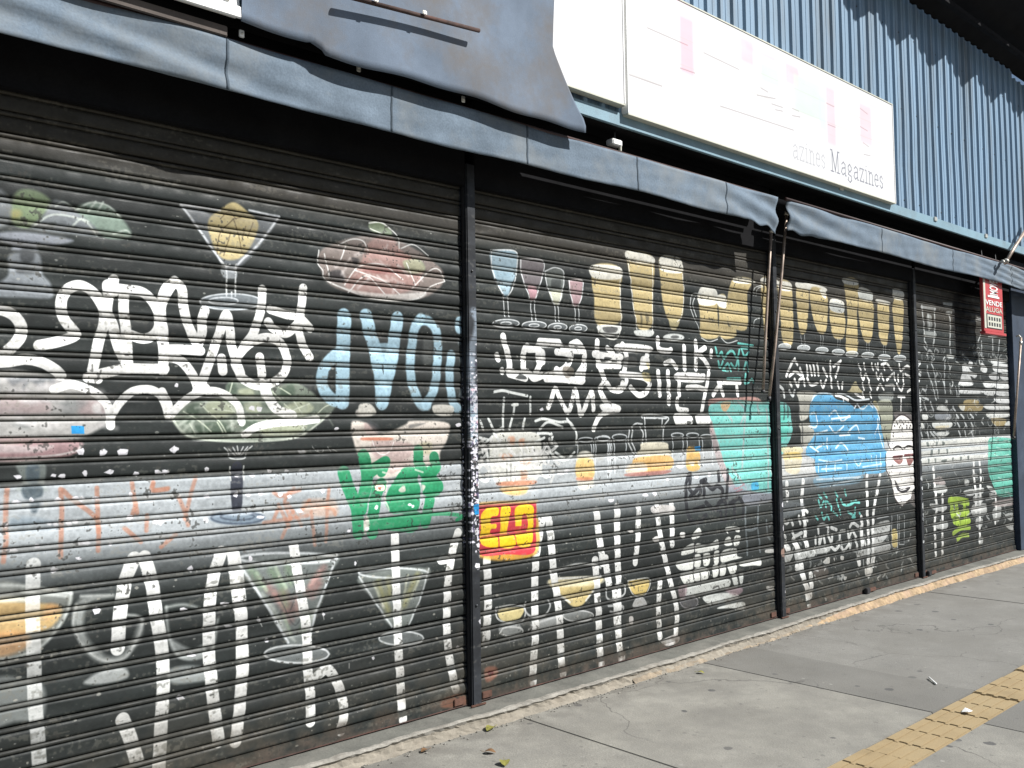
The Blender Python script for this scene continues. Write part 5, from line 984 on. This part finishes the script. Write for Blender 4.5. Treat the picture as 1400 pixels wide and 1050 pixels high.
# ------------------------------------------------------------------ red estate agent's board
ry = -.235; qa = onwall(1343, 384, ry); qb = onwall(1372, 460, ry)
rx0, rx1 = qa[0], onwall(1370, 390, ry)[0]; rz1 = onwall(1343, 372, ry)[2]; rz0 = onwall(1345, 452, ry)[2]
rs = thing('hanging_sign', ((rx0+rx1)/2, ry, rz0), 'narrow red vertical estate board with white VENDE ALUGA lettering under the far awning', 'sign')
rel(box('board', rx0, rx1, ry, ry+.03, rz0, rz1, M_red, rs, .004))
def text(body, cx, cz, width, height, m, y, rot=0.):
    cu = bpy.data.curves.new('t', 'FONT'); cu.body = body; cu.align_x = 'CENTER'; cu.align_y = 'CENTER'; cu.size = 1; cu.extrude = .0; cu.fill_mode = 'FRONT'; cu.offset = .012
    ob = bpy.data.objects.new('t', cu); COL.objects.link(ob); bpy.context.view_layer.update(); me = bpy.data.meshes.new_from_object(ob.evaluated_get(bpy.context.evaluated_depsgraph_get())); bpy.data.objects.remove(ob)
    co = np.array([v.co[:] for v in me.vertices]); mn, mx = co.min(0), co.max(0); c = (mn+mx)/2; sx = width/(mx[0]-mn[0]); sy = height/(mx[1]-mn[1])
    for v in me.vertices:
        a, b = (v.co.x-c[0])*sx, (v.co.y-c[1])*sy; a, b = a*math.cos(rot)-b*math.sin(rot), a*math.sin(rot)+b*math.cos(rot); v.co = (cx+a, y, cz+b)
    me.materials.clear(); o = rel(link('lettering', me, m, rs)); return o
rw = rx1-rx0; rcx = (rx0+rx1)/2; rh = rz1-rz0
rel(box('side_stripe', rx0+.01, rx0+.06, ry-.004, ry-.001, rz0+.03, rz1-.01, M_cream, rs, 0))
text('IMOVEIS', rcx+.02, rz1-rh*.20, rh*.34, rw*.42, M_white, ry-.004, math.pi/2)
rel(box('underline', rcx-rw*.28, rcx+rw*.3, ry-.005, ry-.001, rz1-rh*.405, rz1-rh*.375, M_white, rs, 0))
text('VENDE', rcx+.01, rz1-rh*.50, rw*.84, rh*.085, M_white, ry-.004)
text('ALUGA', rcx+.01, rz1-rh*.615, rw*.84, rh*.085, M_cream, ry-.004)
rel(box('number_panel', rcx-rw*.34, rcx+rw*.38, ry-.005, ry-.001, rz0+rh*.07, rz0+rh*.29, M_cream, rs, 0))
rel(box('number_panel_border', rcx-rw*.37, rcx+rw*.41, ry-.003, ry-.0005, rz0+rh*.055, rz0+rh*.305, M_black, rs, 0))  # black border showing on all sides of the number panel
for r_ in range(2):
    for c_ in range(5): rel(box('digit', rcx-rw*.28+c_*rw*.13, rcx-rw*.28+c_*rw*.13+rw*.07, ry-.007, ry-.0055, rz0+rh*(.10+.095*r_), rz0+rh*(.10+.095*r_)+rh*.06, M_black if (r_+c_) % 2 else M_post, rs, 0))
rel(box('bottom_rail', rx0-.01, rx1+.03, ry-.015, ry+.04, rz0-.03, rz0-.001, M_red, rs, .004))
for xx in (rx0+.08, rx1-.08): rel(tube('hanger', [(xx, ry+.015, rz1), (xx, ry+.03, 3.3)], .005, M_black, rs, 6))

# ------------------------------------------------------------------ litter on the pavement
def leaf(u, v, ang, s, m, lab):
    q = onground(u, v); V = []; Fc = []; n = 6
    for i in range(n+1):
        t = i/n; w = math.sin(math.pi*t)**.8*.32*s+.0005; x = (t-.5)*s
        for k_, yy in enumerate((-w, 0, w)): V.append((q[0]+x*math.cos(ang)-yy*math.sin(ang), q[1]+x*math.sin(ang)+yy*math.cos(ang), .006+.25*abs(yy)+.12*s*math.sin(t*3)**2))
    for i in range(n):
        for k_ in range(2): Fc.append((i*3+k_, (i+1)*3+k_, (i+1)*3+k_+1, i*3+k_+1))
    t_ = thing('leaf', tuple(q), lab, 'leaf'); rel(link('blade', mesh_of(V, Fc), m, t_, True))
    rel(tube('stalk', [(q[0]+s*.5*math.cos(ang), q[1]+s*.5*math.sin(ang), .008), (q[0]+s*.8*math.cos(ang), q[1]+s*.8*math.sin(ang), .01)], .0012, m, t_, 5))
leaf(671, 998, .3, .075, M_leaf, 'yellow green leaf at the foot of the step below the first post')
leaf(670, 1030, 2.2, .06, M_leafb, 'small dark brown leaf on the pavement below the first post')
leaf(690, 1045, .9, .075, M_leaf, 'yellowish leaf at the bottom edge of the picture')
leaf(958, 921, 1.9, .05, M_leaf, 'small green leaf by the crumbling step near the second post')
leaf(581, 1028, .1, .05, M_leafb, 'brown leaf close to the step at the bottom left')
leaf(1115, 792, .4, .0, M_leafb, 'x') if False else None
q = onground(1277, 931); p2 = onground(1281, 936); tag(tube('drinking_straw', [tuple(onground(1270, 926, .008)), tuple(onground(1280, 935, .008))], .005, M_white), 'white straw lying on the pavement beside the yellow tactile strip', 'straw')
q = onground(1322, 973, .006); bm = bmesh.new(); add_box(bm, q[0]-.025, q[0]+.025, q[1]-.02, q[1]+.02, .004, .007, .001)
for v in bm.verts: v.co.z += .25*(v.co.x-q[0])*(1 if v.co.y > q[1] else -.4)+.006
tag(link('paper_scrap', bm_mesh(bm), M_white), 'crumpled white paper scrap on the yellow tactile tiles', 'paper')
for m in bpy.data.materials:
    if 'out' in m: del m['out']
